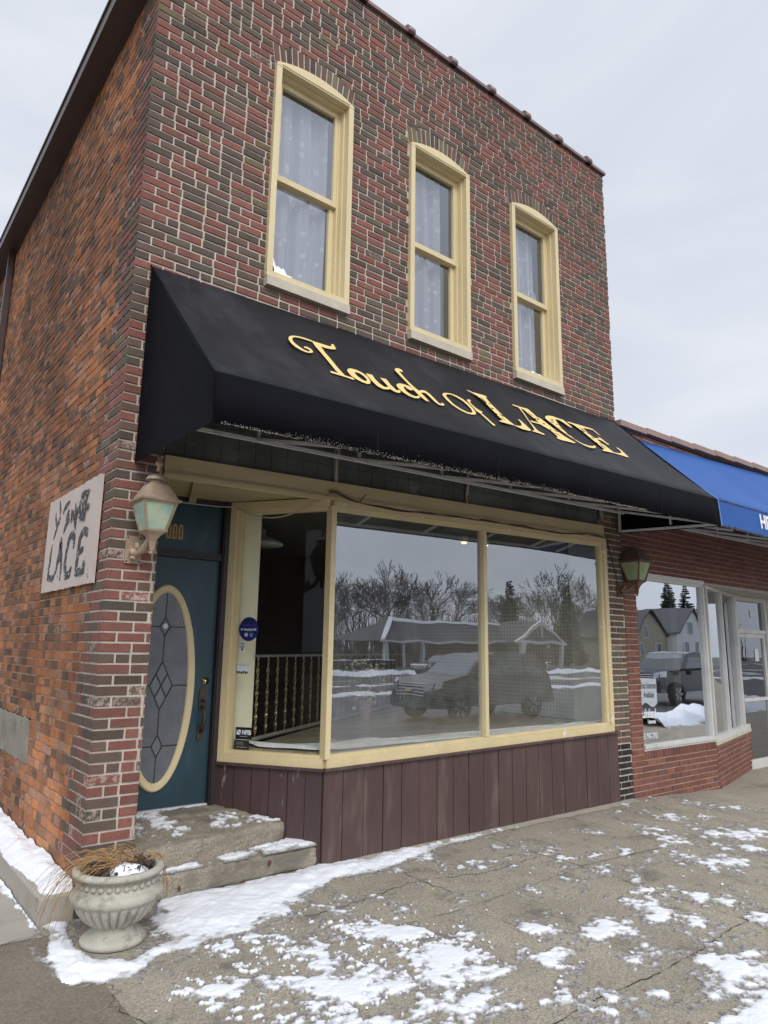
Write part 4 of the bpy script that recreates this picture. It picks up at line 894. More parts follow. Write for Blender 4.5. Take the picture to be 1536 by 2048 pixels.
m = MB(); m.box(6.416, .045, .57, 8.062, .051, 2.575); m.build('pane', M['glassnb'], nw)
mb = MB()
for a, b in ((.0, .05), (.92, .97), (1.86, 1.91), (1.935, 1.985)): mb.fbox(NA, a, b, -.1, .0, .57, 2.57)
mb.fbox(NA, -.03, NAL, -.12, .0, .50, .57); mb.fbox(NA, -.03, NAL, -.1, .0, 2.57, 2.60)
aw2 = mb.build('angled_window', M['greywhite'], nbd)
for a, b in ((.048, .922), (.968, 1.862)):
    m = MB(); m.fbox(NA, a, b, -.05, -.044, .565, 2.575); m.build('pane', M['glassent'], aw2)
m = MB(); m.fbox(NA, -.04, NAL, -.13, .01, .455, .50); m.build('concrete_sill', M['stone'], nbd)
mb = MB(); q = NA.p(1.99, -.06, 0); dx, dy = q.x, q.y
ND = FR((dx, dy, 0), (1, 0, 0))
mb.fbox(ND, .0, .07, -.06, .03, -.15, 2.6); mb.fbox(ND, 1.10, 1.17, -.06, .03, -.15, 2.6); mb.fbox(ND, .07, 1.10, -.05, .02, 2.53, 2.6); mb.fbox(ND, .07, 1.1, -.05, .02, 2.0, 2.06)
ndf = mb.build('door_frame', M['greywhite'], nbd)
m = MB(); m.fbox(ND, .066, 1.104, -.03, -.025, 2.058, 2.532); m.build('transom_pane', M['glassent'], ndf)
mb = MB(); mb.fbox(ND, .075, .15, -.05, .0, -.13, 1.995); mb.fbox(ND, 1.02, 1.095, -.05, 0, -.13, 1.995); mb.fbox(ND, .15, 1.02, -.05, 0, 1.93, 1.995); mb.fbox(ND, .15, 1.02, -.05, 0, -.13, .02); mb.fbox(ND, .15, 1.02, -.05, .01, .92, .97)
nd = mb.build('door', M['greywhite'], nbd)
for a, b in ((.018, .922), (.968, 1.932)):
    m = MB(); m.fbox(ND, .148, 1.022, -.03, -.025, a, b); m.build('pane', M['glassent'], nd)
mb = MB(); mb.box(dx + 1.18, dy - .05, -.2, 12.4, dy + .1, 2.6); mb.build('entrance_side_panel', M['greywhite'], nbd)
mb = MB(); mb.prism([(8.1, .02, 2.605), (12.3, .02, 2.605), (12.3, 1.0, 2.605), (10.35, 1.0, 2.605), (8.12, .1, 2.605)], (0, 0, .05)); mb.build('entrance_soffit', mat('grey soffit', (.36, .35, .32), .8), nbd)
mb = MB(); mb.box(W + .02, .01, 4.47, 12.4, .3, 4.5); mb.cur = 0; mb.build('parapet_top', M['redmortar'], nbd)
mb = MB(); x = W + .03
while x < 12.3:
    e = min(x + .62, 12.35); zq_ = 4.505 + .028 * (x - W)
    mb.box(x, -.06, zq_, e - .008, .3, zq_ + .075); x = e
mb.build('parapet_coping', mat('terracotta coping', (.30, .20, .16), .8, .12, 8), nbd)
mb = MB(); mb.box(W + .03, 3.9, -.2, 12.3, 4.0, 4.4); mb.box(12.25, .4, -.2, 12.4, 4, 4.4); mb.box(W + .03, .3, 4.3, 12.2, 3.9, 4.4); mb.box(W + .01, .2, -.2, W + .1, 3.9, 4.3); mb.box(W + .1, .3, -.22, 8.0, 3.9, -.18); mb.box(8.0, 1.3, -.22, 12.2, 3.9, -.18)
mb.build('inner_shell', mat('neighbour interior', (.05, .048, .045), .9, .2), nbd)
mb = MB(); mb.box(7.45, .16, .0, 7.62, .28, 2.6); mb.build('interior_post', M['drywall'], nbd)
# window posters next door
ip = thing('internet_poster', 'grey internet advertising poster with wave edge inside the neighbouring window', 'poster', (6.43, .04, 1.1))
NW = lambda x, z, n=.0: (x, .040 - n, z)
mb = MB(); lp = [(6.435, 1.36), (6.80, 1.345), (6.80, 1.05)] + [(6.80 - .365 * k / 12, 1.05 - .035 * math.sin(k / 12 * 6.28) - .03 * k / 12) for k in range(1, 13)]
mb.prism([NW(*p) for p in lp], (0, -.002, 0)); mb.build('poster_sheet', mat('poster grey', (.40, .44, .48), .6, .05), ip)
m3 = lambda x, z: plane_m((x, .0375, z), (1, 0, -.02), (0, 0, 1))
text('Fast Internet', .105, m3(6.452, 1.235), M['black'], 'poster_text', ip, .0006, .0013, .62)
text('Available', .105, m3(6.50, 1.125), M['black'], 'poster_text', ip, .0006, .0013, .62)
wl = thing('window_lettering', 'white vinyl internet company lettering low on the neighbouring window', 'lettering', (6.43, .04, .8))
text('Lakeland', .15, m3(6.44, .89), M['white'], 'word', wl, .0006, .003, .60)
text('Internet', .07, m3(6.58, .815), M['white'], 'word', wl, .0006, .001, .7)
text('51 947-7743', .10, m3(6.45, .64), M['white'], 'number', wl, .0006, .001, .62)
for px, pz, w_, h_, lb in ((10.78, 1.55, .14, .2, 'white paper notice taped on the neighbouring glass door'), (10.72, 2.27, .11, .12, 'small square paper notice on the pane above the neighbouring door')):
    m = MB(); m.fbox(ND, px - dx, px - dx + w_, -.02, -.018, pz, pz + h_); single(m, 'notice', M['paper'], lb, 'notice', (px, dy, pz))
# ------------------------------------------------------------------ lanterns
def lantern(cx, cy, ze, mc, mg, plate, cap, label, sc=1.0):
    """square tapering wall lantern: eaves at height ze, arm back to the wall plate"""
    t = thing('wall_lantern', label, 'lantern', (plate[0], 0, plate[1]), 'copper wall lanterns')
    A, B, H = .129 * sc, .072 * sc, .235 * sc
    sq = lambda r, z: [(cx - r, cy - r, ze + z), (cx + r, cy - r, ze + z), (cx + r, cy + r, ze + z), (cx - r, cy + r, ze + z)]
    m = MB()
    def loft(rs):
        I = [m.pts(sq(r, z)) for r, z in rs]
        for a, b in zip(I, I[1:]):
            for q in range(4): m.face((a + q, a + (q + 1) % 4, b + (q + 1) % 4, b + q))
        m.face([I[0] + q for q in (3, 2, 1, 0)]); m.face([I[-1] + q for q in range(4)])
    loft([(A + .02, -.012), (A + .024, 0), (A + .005, .012), (.075 * sc, .125 * sc), (.055 * sc, .14 * sc)])
    m.smooth = True
    m.lathe([(.052 * sc, .135 * sc), (.052 * sc, .165 * sc)], 16, (cx, cy, ze))
    if cap: m.lathe([(.084 * sc, .165 * sc), (.084 * sc, .172 * sc), (.06, .195 * sc), (.02, .215 * sc)], 20, (cx, cy, ze))
    else: m.lathe([(.06 * sc, .165 * sc), (.062 * sc, .178 * sc)], 12, (cx, cy, ze))
    m.smooth = False
    m.build('roof', mc, t)
    if cap:
        f = MB(); f.smooth = True; f.lathe([(.012, .21), (.02, .225), (.01, .24), (.026, .26), (.028, .275), (.012, .292), (.02, .305), (.006, .335)], 12, (cx + .01, cy, ze)); f.build('finial', mc, t)
    m = MB()
    for sx, sy in ((-1, -1), (1, -1), (1, 1), (-1, 1)):
        m.tube([(cx + sx * A * .98, cy + sy * A * .98, ze - .01), (cx + sx * B, cy + sy * B, ze - H)], .011, 4)
    for r, z in ((A, -.016), (B, -H)):
        P_ = sq(r, z)
        for q in range(4): m.tube([P_[q], P_[(q + 1) % 4]], .010, 4)
    m.build('cage', mc, t)
    for q in range(4):
        g = MB(); a, b = sq(A * .965, -.02), sq(B * .965, -H + .01); n_ = (q + 1) % 4
        g.quad(a[q], a[n_], b[n_], b[q]); o = g.build('glass_pane', mg, t); s_ = o.modifiers.new('t', 'SOLIDIFY'); s_.thickness = .004
    m = MB(); loft([(.006 * sc, -H - .16 * sc), (.014 * sc, -H - .145 * sc), (.016 * sc, -H - .11 * sc), (.022 * sc, -H - .08 * sc), (.045 * sc, -H - .035 * sc), (B + .012, -H - .004), (B + .012, -H + .004)])
    m.smooth = True; m.sphere((cx, cy, ze - H - .165 * sc), .014, 8); m.build('pendant_base', mc, t)
    m = MB(); px, pz = plate
    m.box(px - .055, -.018, pz - .095, px + .055, .0, pz + .095); m.prism([(px - .045, -.019, pz + .08), (px - .005, -.019, pz + .06), (px + .015, -.019, pz + .01), (px - .01, -.019, pz - .05), (px - .045, -.019, pz - .06)], (0, -.004, 0))
    m.build('wall_plate', mc, t)
    m = MB(); m.smooth = True
    m.tube([(px, -.02, pz - .01), (px + (cx - px) * .2, cy * .35, pz - .035), (px + (cx - px) * .55, cy * .6, pz - .005), (cx, cy * .85, ze - H - .03), (cx, cy, ze - H - .02)], [.03, .02, .026, .016, .012], 8)
    m.sphere((px + .0, -.045, pz - .02), .034, 10, (1.2, .8, 1)); m.sphere((px + .01, -.06, pz + .02), .026, 8, (1, 1, 1.3)); m.sphere((px - .01, -.05, pz - .06), .022, 8, (1.3, .8, .7))
    m.build('scroll_arm', mc, t)
    for a, b in ((-.043, .082), (.043, .082), (-.043, -.082), (.043, -.082)):
        s_ = MB(); s_.sphere((px + a, -.019, pz + b), .007, 6, (1, .5, 1)); s_.build('screw', M['black'], t)
lantern(.215, -.205, 2.63, M['copper'], M['slag'], (.16, 2.31), True, 'pale weathered copper lantern with green glass on the brick pillar by the door', .88)
lantern(6.20, -.135, 2.755, M['copperd'], M['slagd'], (6.035, 2.415), False, 'dark rusty copper lantern without finial between the two shopfronts', 1.02)
m = MB(); m.smooth = True
m.tube([(5.79, -.012, 3.02), (5.86, -.010, 2.85), (5.94, -.008, 2.66), (5.99, -.01, 2.52)], .006, 5)
single(m, 'lantern_cable', M['cable'], 'dark cable slanting down the brick pilaster to the rusty lantern', 'cable', (5.9, 0, 2.6))
# ------------------------------------------------------------------ sign board on the side wall
sg = thing('painted_sign', 'peeling white board hand painted with black words on the side brick wall', 'sign', (-.02, .9, 2.07))
SB = FR((-.006, 0, 0), (0, -1, 0))
mb = MB(); rg = random.Random(2)
def edge(p, q, n, a): return [(p[0] + (q[0] - p[0]) * k / n + rg.uniform(-a, a), p[1] + (q[1] - p[1]) * k / n + rg.uniform(-a, a)) for k in range(n)]
c4 = [(-1.655, 2.085), (-.225, 2.085), (-.225, 2.87), (-1.655, 2.87)]
lp = edge(c4[0], c4[1], 30, .004) + edge(c4[1], c4[2], 14, .002) + edge(c4[2], c4[3], 34, .006) + edge(c4[3], c4[0], 14, .004)
mb.prism([SB.p(a, .003, z) for a, z in lp], (-.02, 0, 0)); mb.build('board', M['signw'], sg)
def ribbon(mb, pts, w_, fr, n, rg):
    P_ = []
    for k in range(len(pts) - 1):
        p, q = Vector(pts[k]), Vector(pts[k + 1]); m_ = max(2, int((q - p).length / .025))
        P_ += [p.lerp(q, t / m_) for t in range(m_)]
    P_.append(Vector(pts[-1])); L_, R2 = [], []
    for k, p in enumerate(P_):
        t = (P_[min(k + 1, len(P_) - 1)] - P_[max(k - 1, 0)]); t = t.normalized() if t.length > 1e-6 else Vector((1, 0)); nn = Vector((-t.y, t.x)); e = w_ * (.35 + .65 * min(1, k / 3, (len(P_) - 1 - k) / 3 + .3))
        L_.append(p + nn * e * rg.uniform(.7, 1.2)); R2.append(p - nn * e * rg.uniform(.7, 1.2))
    for k in range(len(P_) - 1):
        mb.prism([fr.p(-a, n, z) for a, z in (L_[k], L_[k + 1], R2[k + 1], R2[k])], fr.n * .0008)
for g_, nm in ((SIGN_STROKES[:13], 'upper_words'), (SIGN_STROKES[13:], 'lower_word')):
    for k, s_ in enumerate(g_):
        mb = MB(); ribbon(mb, s_, .024 if nm == 'upper_words' else .030, SB, .0235 + k * .0009, rg); mb.build('painted_stroke', M['signk'], sg)
# ------------------------------------------------------------------ urn planter
UX, UY = .085, -.45
ur = thing('urn_planter', 'fluted grey concrete urn planter standing at the building corner', 'planter', (UX, UY, 0))
prof = [(.155, .0), (.178, .006), (.182, .028), (.168, .042), (.150, .050), (.118, .066), (.104, .084), (.104, .094), (.122, .100), (.150, .116), (.182, .142), (.210, .176), (.228, .208), (.235, .226), (.235, .232), (.247, .237), (.257, .253), (.257, .272), (.247, .287), (.234, .293), (.224, .297), (.213, .318), (.209, .342), (.216, .364), (.230, .368), (.250, .374), (.255, .386), (.250, .400), (.237, .406), (.214, .404), (.206, .392), (.203, .36)]
def flute(th, k):
    if 8 <= k <= 13: return 1 - (.16, .22, .21, .17, .11, .04)[k - 8] * (1 - abs(math.cos(th * 13)) ** .5) - .0
    return 1
mb = MB(); mb.smooth = True; mb.lathe(prof, 208, (UX, UY, 0), flute); mb.smooth = False
mb.build('bowl', M['concrete'], ur)
m = MB(); m.smooth = True
for k in range(30): th = k * math.tau / 30; m.sphere((UX + .213 * math.cos(th), UY + .213 * math.sin(th), .331), .018, 8)
m.build('bead_band', M['concrete'], ur)
m = MB(); m.lathe([(.001, .37), (.12, .378), (.205, .365)], 24, (UX, UY, 0)); m.build('soil', mat('potting soil', (.035, .027, .02), .95, .3, 40), ur)
gp = thing('dried_plant', 'dead straw-coloured grass flopping out of the concrete urn', 'plant', (UX, UY, .37))
rg = random.Random(4)
m = MB(); m.smooth = True
for k in range(84):     # blades: rise, bend over the left rim, hang down
    a = rg.gauss(math.pi * .99, .30); r0 = rg.uniform(0, .16); b = Vector((UX + .12 + rg.uniform(-.12, .10), UY + .05 + rg.uniform(-.08, .08), .38))
    d = Vector((math.cos(a), math.sin(a), 0)); ln = rg.uniform(.15, .62); rise = rg.uniform(.02, .11)
    pts = []; reach = rg.uniform(.26, .52)
    for q in range(9):
        t = q / 8; pts.append(b + d * (reach * (1 - (1 - t) ** 1.5)) + Vector((rg.uniform(-.004, .004), rg.uniform(-.004, .004), rise * math.sin(min(1, t * 1.9) * math.pi * .75) - max(0, t - .42) ** 1.7 * ln * 1.35)))
    m.tube(pts, [.0022, .0024, .0022, .002, .0018, .0016, .0013, .001, .0006], 3)
for k in range(16):
    a = rg.gauss(-.25, .3); b = Vector((UX + .1, UY + .02, .38)); d = Vector((math.cos(a), math.sin(a), 0)); pts = []
    for q in range(8): t = q / 7; pts.append(b + d * (.2 * t ** .7) + Vector((0, 0, .06 * math.sin(t * 2.6) - max(0, t - .5) ** 1.5 * rg.uniform(.2, .7))))
    m.tube(pts, [.002] * 5 + [.0014, .001, .0006], 3)
m.build('grass_blade', M['straw'], gp)
m = MB(); m.smooth = True
for k in range(26):
    b = Vector((UX + rg.uniform(-.15, .17), UY + rg.uniform(-.13, .15), .37)); pts = [b]
    for q in range(5): pts.append(pts[-1] + Vector((rg.uniform(-.03, .03), rg.uniform(-.03, .03), rg.uniform(-.01, .035))))
    m.tube(pts, .0025, 3)
m.smooth = False
for k in range(150):
    c = Vector((UX + rg.choice([-.10, -.12, .14]) + rg.gauss(0, .03), UY - .01 + rg.gauss(0, .05), .385 + rg.uniform(0, .04))); u = Vector((rg.uniform(-1, 1), rg.uniform(-1, 1), rg.uniform(-1, 1))).normalized() * .016; v = u.orthogonal().normalized() * .012
    m.prism([c - u, c - v, c + u, c + v], u.cross(v).normalized() * .0012)
m.build('withered_leaf', M['deadleaf'], gp)
m = MB(); m.smooth = True; K = 22
ring = []
for j in range(6):
    r = j / 5; P_ = []
    for k in range(K):
        th = k * math.tau / K; rr = r * (1 + .35 * noise.noise(Vector((math.cos(th) * 1.5, math.sin(th) * 1.5, 4))))
        P_.append((UX + .015 + .115 * rr * math.cos(th), UY - .045 + .10 * rr * math.sin(th), .372 + .042 * (1 - r ** 3) + .012 * noise.noise(Vector((r * 3, th, 1)))))
    ring.append(m.pts(P_))
for j in range(5):
    for k in range(K): m.face((ring[j] + k, ring[j] + (k + 1) % K, ring[j + 1] + (k + 1) % K, ring[j + 1] + k))
struct(m, 'snow', M['snow'], 'stuff')
# ------------------------------------------------------------------ cables along the beam
m = MB(); m.smooth = True; rg = random.Random(1)
pts = [(.36, .5, 2.83), (.7, .45, 2.79), (1.05, .6, 2.83), (1.25, .65, 2.86), (1.3, .60, 2.85)]
m.tube(pts, .005, 5); pts = []
A_, B_ = Vector((1.27, .68, 2.86)), Vector((1.76, -.03, 2.93))
for k in range(15):
    t = k / 14; p = A_.lerp(B_, t); pts.append((p.x - .02, p.y - .02, p.z - .16 * math.sin(math.pi * t) * (1 - .3 * t)))
m.tube(pts, .006, 5)
single(m, 'sagging_cable', M['cablew'], 'loose pale cable sagging across the angled shop window', 'cable', (1.5, .3, 2.8))
m = MB(); m.smooth = True
for off in (0, .012):
    pts = []
    for k in range(61):
        x = 1.76 + (5.80 - 1.76) * k / 60; pts.append((x, -.030 - off * .5 - .006 * math.sin(k * .9), zl(x) + .018 - .024 * math.sin(math.pi * ((x * .55) % 1)) + off * math.sin(k * .35 + off * 99) + (.05 * math.exp(-((x - 1.8) / .12) ** 2))))
    m.tube(pts, .0055, 5)
m.tube([(2.08, -.03, 2.92), (2.11, -.06, 2.97), (2.12, -.07, 2.99)], .005, 5)
single(m, 'tied_cable', M['cable'], 'thin dark cables tied along the bottom of the cream beam', 'cable', (3.7, 0, 2.95))
# ------------------------------------------------------------------ stickers on the angled glass
def ag(x): return LA - x     # s from the distance to the corner
def sticker(name, label, s, z, w_, h_, m_, rnd_=0, n=-.027):
    t = thing(name, label, 'sticker', AF.p(s, n, z))
    mb = MB()
    if rnd_: mb.prism([AF.p(s + w_ * math.cos(k * math.tau / 36), n, z + h_ * math.sin(k * math.tau / 36)) for k in range(36)], AF.n * .0012)
    else: mb.fbox(AF, s, s + w_, n, n + .0012, z, z + h_)
    mb.build('sticker_face', m_, t); return t
am = lambda s, z, n=-.0248: plane_m(AF.p(s, n, z), AF.d, (0, 0, 1))
t = sticker('round_sticker', 'round navy blue thank-you sticker on the angled glass', ag(.737), 1.813, .094, .102, M['navy'], 1)
text('Thank you', .040, am(ag(.737), 1.838), mat('dim blue print', (.05, .06, .30), .5), 'sticker_text', t, .0004, 0, .78, 'CENTER'); text('for shopping small.', .030, am(ag(.737), 1.802), M['white'], 'sticker_text', t, .0004, .0004, .66, 'CENTER')
m = MB(); m.prism([AF.p(ag(.737) - .022 + .017 * math.cos(k * .3927), -.0245, 1.765 + .017 * math.sin(k * .3927)) for k in range(16)], AF.n * .0006); m.build('round_logo', M['paleprint'], t)
m = MB(); m.fbox(AF, ag(.737) + .012, ag(.737) + .042, -.0248, -.0242, 1.748, 1.78); m.build('square_logo', mat('mid blue print', (.12, .2, .55), .5), t)
t = sticker('payment_decal', 'tiny white decal with blue lines below the round navy sticker', ag(.815), 1.618, .05, .082, M['paper'])
for k in range(4): m = MB(); m.fbox(AF, ag(.815) + .006, ag(.815) + .045, -.0246, -.0242, 1.688 - k * .012, 1.693 - k * .012); m.build('decal_line', M['navy'], t)
m = MB(); m.prism([AF.p(ag(.815) + .025 + a, -.0246, 1.632 + b) for a, b in ((-.012, 0), (.012, 0), (.002, .022), (-.002, .022))], AF.n * .0004); m.build('decal_mark', M['black'], t)
t = sticker('hours_card', 'pale card with a dark torn lower edge on the angled glass', ag(.832), 1.452, .11, .065, M['paper'])
m = MB(); m.fbox(AF, ag(.832), ag(.832) + .11, -.0247, -.0243, 1.505, 1.516); m.build('card_header', M['paleprint'], t)
m = MB()
for k in range(6): m.fbox(AF, ag(.832) + .004 + k * .018, ag(.832) + .018 + k * .018, -.0247, -.0243, 1.438 + .004 * (k % 2), 1.462 - .003 * (k % 3))
m.build('card_print', M['black'], t)
t = sticker('member_sticker', 'black sticker with bright white capital letters low on the angled glass', ag(.812), .905, .15, .098, mat('black sticker', (.012, .013, .02), .4))
text('NFIB', .052, am(ag(.752), .945), M['white'], 'sticker_text', t, .0004, .0016, .8)
m = MB(); m.prism([AF.p(ag(.800) + a, -.0246, .942 + b) for a, b in ((0, 0), (.034, 0), (0, .04))], AF.n * .0005); m.prism([AF.p(ag(.800) + a, -.0246, .942 + b) for a, b in ((.008, .04), (.036, .04), (.036, .008))], AF.n * .0005); m.build('sticker_logo', M['white'], t)
m = MB(); m.fbox(AF, ag(.77), ag(.70), -.0247, -.0243, .928, .931); m.build('sticker_rule', M['paleprint'], t)
t = sticker('member_sticker', 'dimmer faded black sticker tucked below the bright lettered one', ag(.822), .825, .14, .076, mat('faded black sticker', (.02, .02, .016), .5), n=-.0275)
text('NFIB', .042, am(ag(.805), .858, -.0258), mat('faded print', (.13, .12, .075), .6), 'sticker_text', t, .0004, .0014, .85)
m = MB(); m.fbox(AF, ag(.80), ag(.70), -.0258, -.0254, .842, .845); m.build('sticker_rule', M['paleprint'], t)
# ------------------------------------------------------------------ inside the shop window
mb = MB(); FZ = .835
mb.prism([(1.83, .05, FZ), (5.98, .05, FZ), (5.98, 3.9, FZ), (1.6, .8, FZ), (1.36, .78, FZ)], (0, 0, -.05)); mb.build('display_floor', M['floorwood'], building)
mb = MB(); mb.box(1.36, .88, .0, 1.625, 1.02, 3.05); mb.build('wall_end', M['drywall'], building)
mb = MB(); mb.box(5.74, .06, FZ, 5.99, .5, 3.05); mb.build('window_return', mat('grey window return', (.36, .36, .30), .8, .05), building)
pm = bpy.data.materials.new('pegboard'); pm.use_nodes = True; t_ = pm.node_tree; L_ = t_.links; b_ = t_.nodes['Principled BSDF']; b_.inputs['Roughness'].default_value = .8
tc_ = t_.nodes.new('ShaderNodeTexCoord'); sp_ = t_.nodes.new('ShaderNodeVectorMath'); sp_.operation = 'SCALE'; sp_.inputs['Scale'].default_value = 20; L_.new(tc_.outputs['Object'], sp_.inputs[0])
fr_ = t_.nodes.new('ShaderNodeVectorMath'); fr_.operation = 'FRACTION'; L_.new(sp_.outputs[0], fr_.inputs[0]); su_ = t_.nodes.new('ShaderNodeVectorMath'); su_.operation = 'SUBTRACT'; su_.inputs[1].default_value = (.5, .5, .5); L_.new(fr_.outputs[0], su_.inputs[0])
mu_ = t_.nodes.new('ShaderNodeVectorMath'); mu_.operation = 'MULTIPLY'; mu_.inputs[1].default_value = (0, 1, 1); L_.new(su_.outputs[0], mu_.inputs[0]); le_ = t_.nodes.new('ShaderNodeVectorMath'); le_.operation = 'LENGTH'; L_.new(mu_.outputs[0], le_.inputs[0])
lt_ = t_.nodes.new('ShaderNodeMath'); lt_.operation = 'LESS_THAN'; lt_.inputs[1].default_value = .19; L_.new(le_.outputs['Value'], lt_.inputs[0])
mx_ = t_.nodes.new('ShaderNodeMix'); mx_.data_type = 'RGBA'; mx_.inputs[6].default_value = (.38, .37, .33, 1); mx_.inputs[7].default_value = (.13, .13, .12, 1); L_.new(lt_.outputs[0], mx_.inputs[0]); L_.new(mx_.outputs[2], b_.inputs['Base Color'])
mb = MB(); mb.box(5.955, .52, FZ + .01, 5.975, 3.7, 2.5); mb.build('pegboard_wall', pm, building)
m = MB(); m.smooth = True; K1, K2 = 90, 7; rows = []
for k in range(K1 + 1):
    t = k / K1; x = 1.52 + t * 4.2; y0 = .06 if x > 1.86 else .06 + (1.86 - x) * 1.5; r = []
    wdt = .36 + .16 * noise.noise(Vector((x * 2, 0, 0))) + (.15 if x < 2.8 else 0)
    for q in range(K2 + 1):
        u = q / K2; r.append((x, y0 + wdt * u, FZ + .006 + .022 * math.sin(math.pi * min(1, .15 + u)) * (1 + .9 * noise.noise(Vector((x * 6, u * 3, 2))))))
    rows.append(m.pts(r))
for k in range(K1):
    for q in range(K2): m.face((rows[k] + q, rows[k + 1] + q, rows[k + 1] + q + 1, rows[k] + q + 1))
single(m, 'white_batting', M['cotton'], 'white cotton batting lying along the shop window sill inside', 'batting', (3.6, .15, FZ))
RA, RB = Vector((1.60, .83, 0)), Vector((5.75, 3.62, 0))
rl = thing('twisted_railing', 'gilt twisted iron railing at the back of the display floor', 'railing', (3.6, 2.2, FZ))
m = MB(); m.tube([RA + Vector((0, 0, 1.585)), RB + Vector((0, 0, 1.585))], .013, 6); m.build('top_rail', M['railiron'], rl)
m = MB(); m.tube([RA + Vector((0, 0, .87)), RB + Vector((0, 0, .87))], .018, 6); m.build('bottom_rail', M['railiron'], rl)
NBAL = 25; first = None
for k in range(NBAL):
    p = RA.lerp(RB, (k + .3) / NBAL)
    if first is None:
        m = MB(); m.smooth = False; H_ = .70; nS = 60; rows = []
        for q in range(nS + 1):
            z = .87 + H_ * q / nS; tw = q / nS * 22; a_ = .0125 * (1 if .06 < q / nS < .94 else .45); b_ = .0045
            rows.append(m.pts([(p.x + e1 * a_ * math.cos(tw) - e2 * b_ * math.sin(tw), p.y + e1 * a_ * math.sin(tw) + e2 * b_ * math.cos(tw), z) for e1, e2 in ((1, 1), (-1, 1), (-1, -1), (1, -1))]))
        for q in range(nS):
            for e in range(4): m.face((rows[q] + e, rows[q] + (e + 1) % 4, rows[q + 1] + (e + 1) % 4, rows[q + 1] + e))
        first = m.build('baluster', M['railgold'], rl); p0 = p
    else:
        o = first.copy(); COL.objects.link(o); o.parent = rl; o.location = p - p0
fl = thing('flower_pot', 'pink pot of white silk flowers standing on the display floor', 'flowers', (3.62, 1.86, FZ))
m = MB(); m.smooth = True; m.lathe([(.06, 0), (.07, .03), (.055, .07), (.085, .2), (.1, .215), (.1, .23)], 20, (3.62, 1.86, FZ)); m.build('pot', M['pinkpot'], fl)
m = MB(); rg = random.Random(8); m.tube([(3.62, 1.86, FZ + .2), (3.64, 1.86, FZ + .45), (3.63, 1.86, FZ + .62)], .008, 5)
for k in range(8): m.tube([(3.63, 1.86, FZ + .3 + k * .03), (3.63 + rg.uniform(-.2, .2), 1.86 + rg.uniform(-.15, .1), FZ + .4 + rg.uniform(-.15, .25))], .004, 4)
m.build('stem', M['leaf'], fl)
m = MB()
for k in range(150):
    c = Vector((3.63 + rg.gauss(0, .13), 1.86 + rg.gauss(0, .08), FZ + (.60 + rg.gauss(0, .06) if k < 100 else .26 + rg.gauss(0, .06)))); u = Vector((rg.uniform(-1, 1), rg.uniform(-1, 1), rg.uniform(-1, 1))).normalized() * rg.uniform(.018, .035); v = u.orthogonal().normalized() * .02
    m.prism([c - u, c - v, c + u, c + v], u.cross(v).normalized() * .001)
m.build('blossom', M['flower'], fl)
pl_ = thing('pendant_lamp', 'white enamel pendant lamp hanging in the dark shop', 'lamp', (2.35, 2.2, 2.8))
m = MB(); m.smooth = True; m.lathe([(.24, -.02), (.245, 0), (.2, .03), (.1, .075), (.045, .09), (.04, .16), (.02, .17)], 28, (2.35, 2.2, 2.82)); m.build('lamp_shade', M['enamel'], pl_)
m = MB(); m.tube([(2.35, 2.2, 2.98), (2.35, 2.2, 3.06)], .006, 5); m.build('cord', M['cablew'], pl_)
for x, lb in ((4.60, 'lit yellow spotlight on the shop ceiling, just in from the window mullion'), (4.97, 'lit yellow spotlight on the shop ceiling, farther along past the mullion')):
    t = thing('spotlight', lb, 'spotlight', (x, 1.2, 3.0)); m = MB(); m.smooth = True; m.lathe([(.02, .05), (.05, .04), (.055, -.03), (.05, -.035)], 16, (x, 1.2, 3.0)); m.build('housing', M['enamel'], t); sl_ = bpy.data.objects.new('spot_beam', bpy.data.lights.new('spot_beam', 'SPOT')); COL.objects.link(sl_); sl_.parent = t; sl_.location = (0, 0, -.08); sl_.data.energy = 24; sl_.data.spot_size = R_(140); sl_.data.spot_blend = 1; sl_.data.shadow_soft_size = .04; sl_.data.color = (1, .93, .8)
    m = MB(); m.smooth = True; m.sphere((x, 1.2, 2.97), .04, 10, (1, 1, .6)); m.build('bulb', M['lamp'], t)
m = MB(); m.smooth = True
for k in range(3): m.tube([(2.3 + (.075 - .008 * k) * math.cos(q * math.tau / 24), .5 + (.075 - .008 * k) * math.sin(q * math.tau / 24), 2.90 - k * .014) for q in range(25)], .0022, 4)
for q in range(3): m.tube([(2.3 + .07 * math.cos(q * 2.1), .5 + .07 * math.sin(q * 2.1), 2.9), (2.3, .5, 3.04)], .001, 3)
single(m, 'wire_ring', M['railiron'], 'small wire ring hanger hanging inside the shop window', 'hanger', (2.3, .5, 2.87))
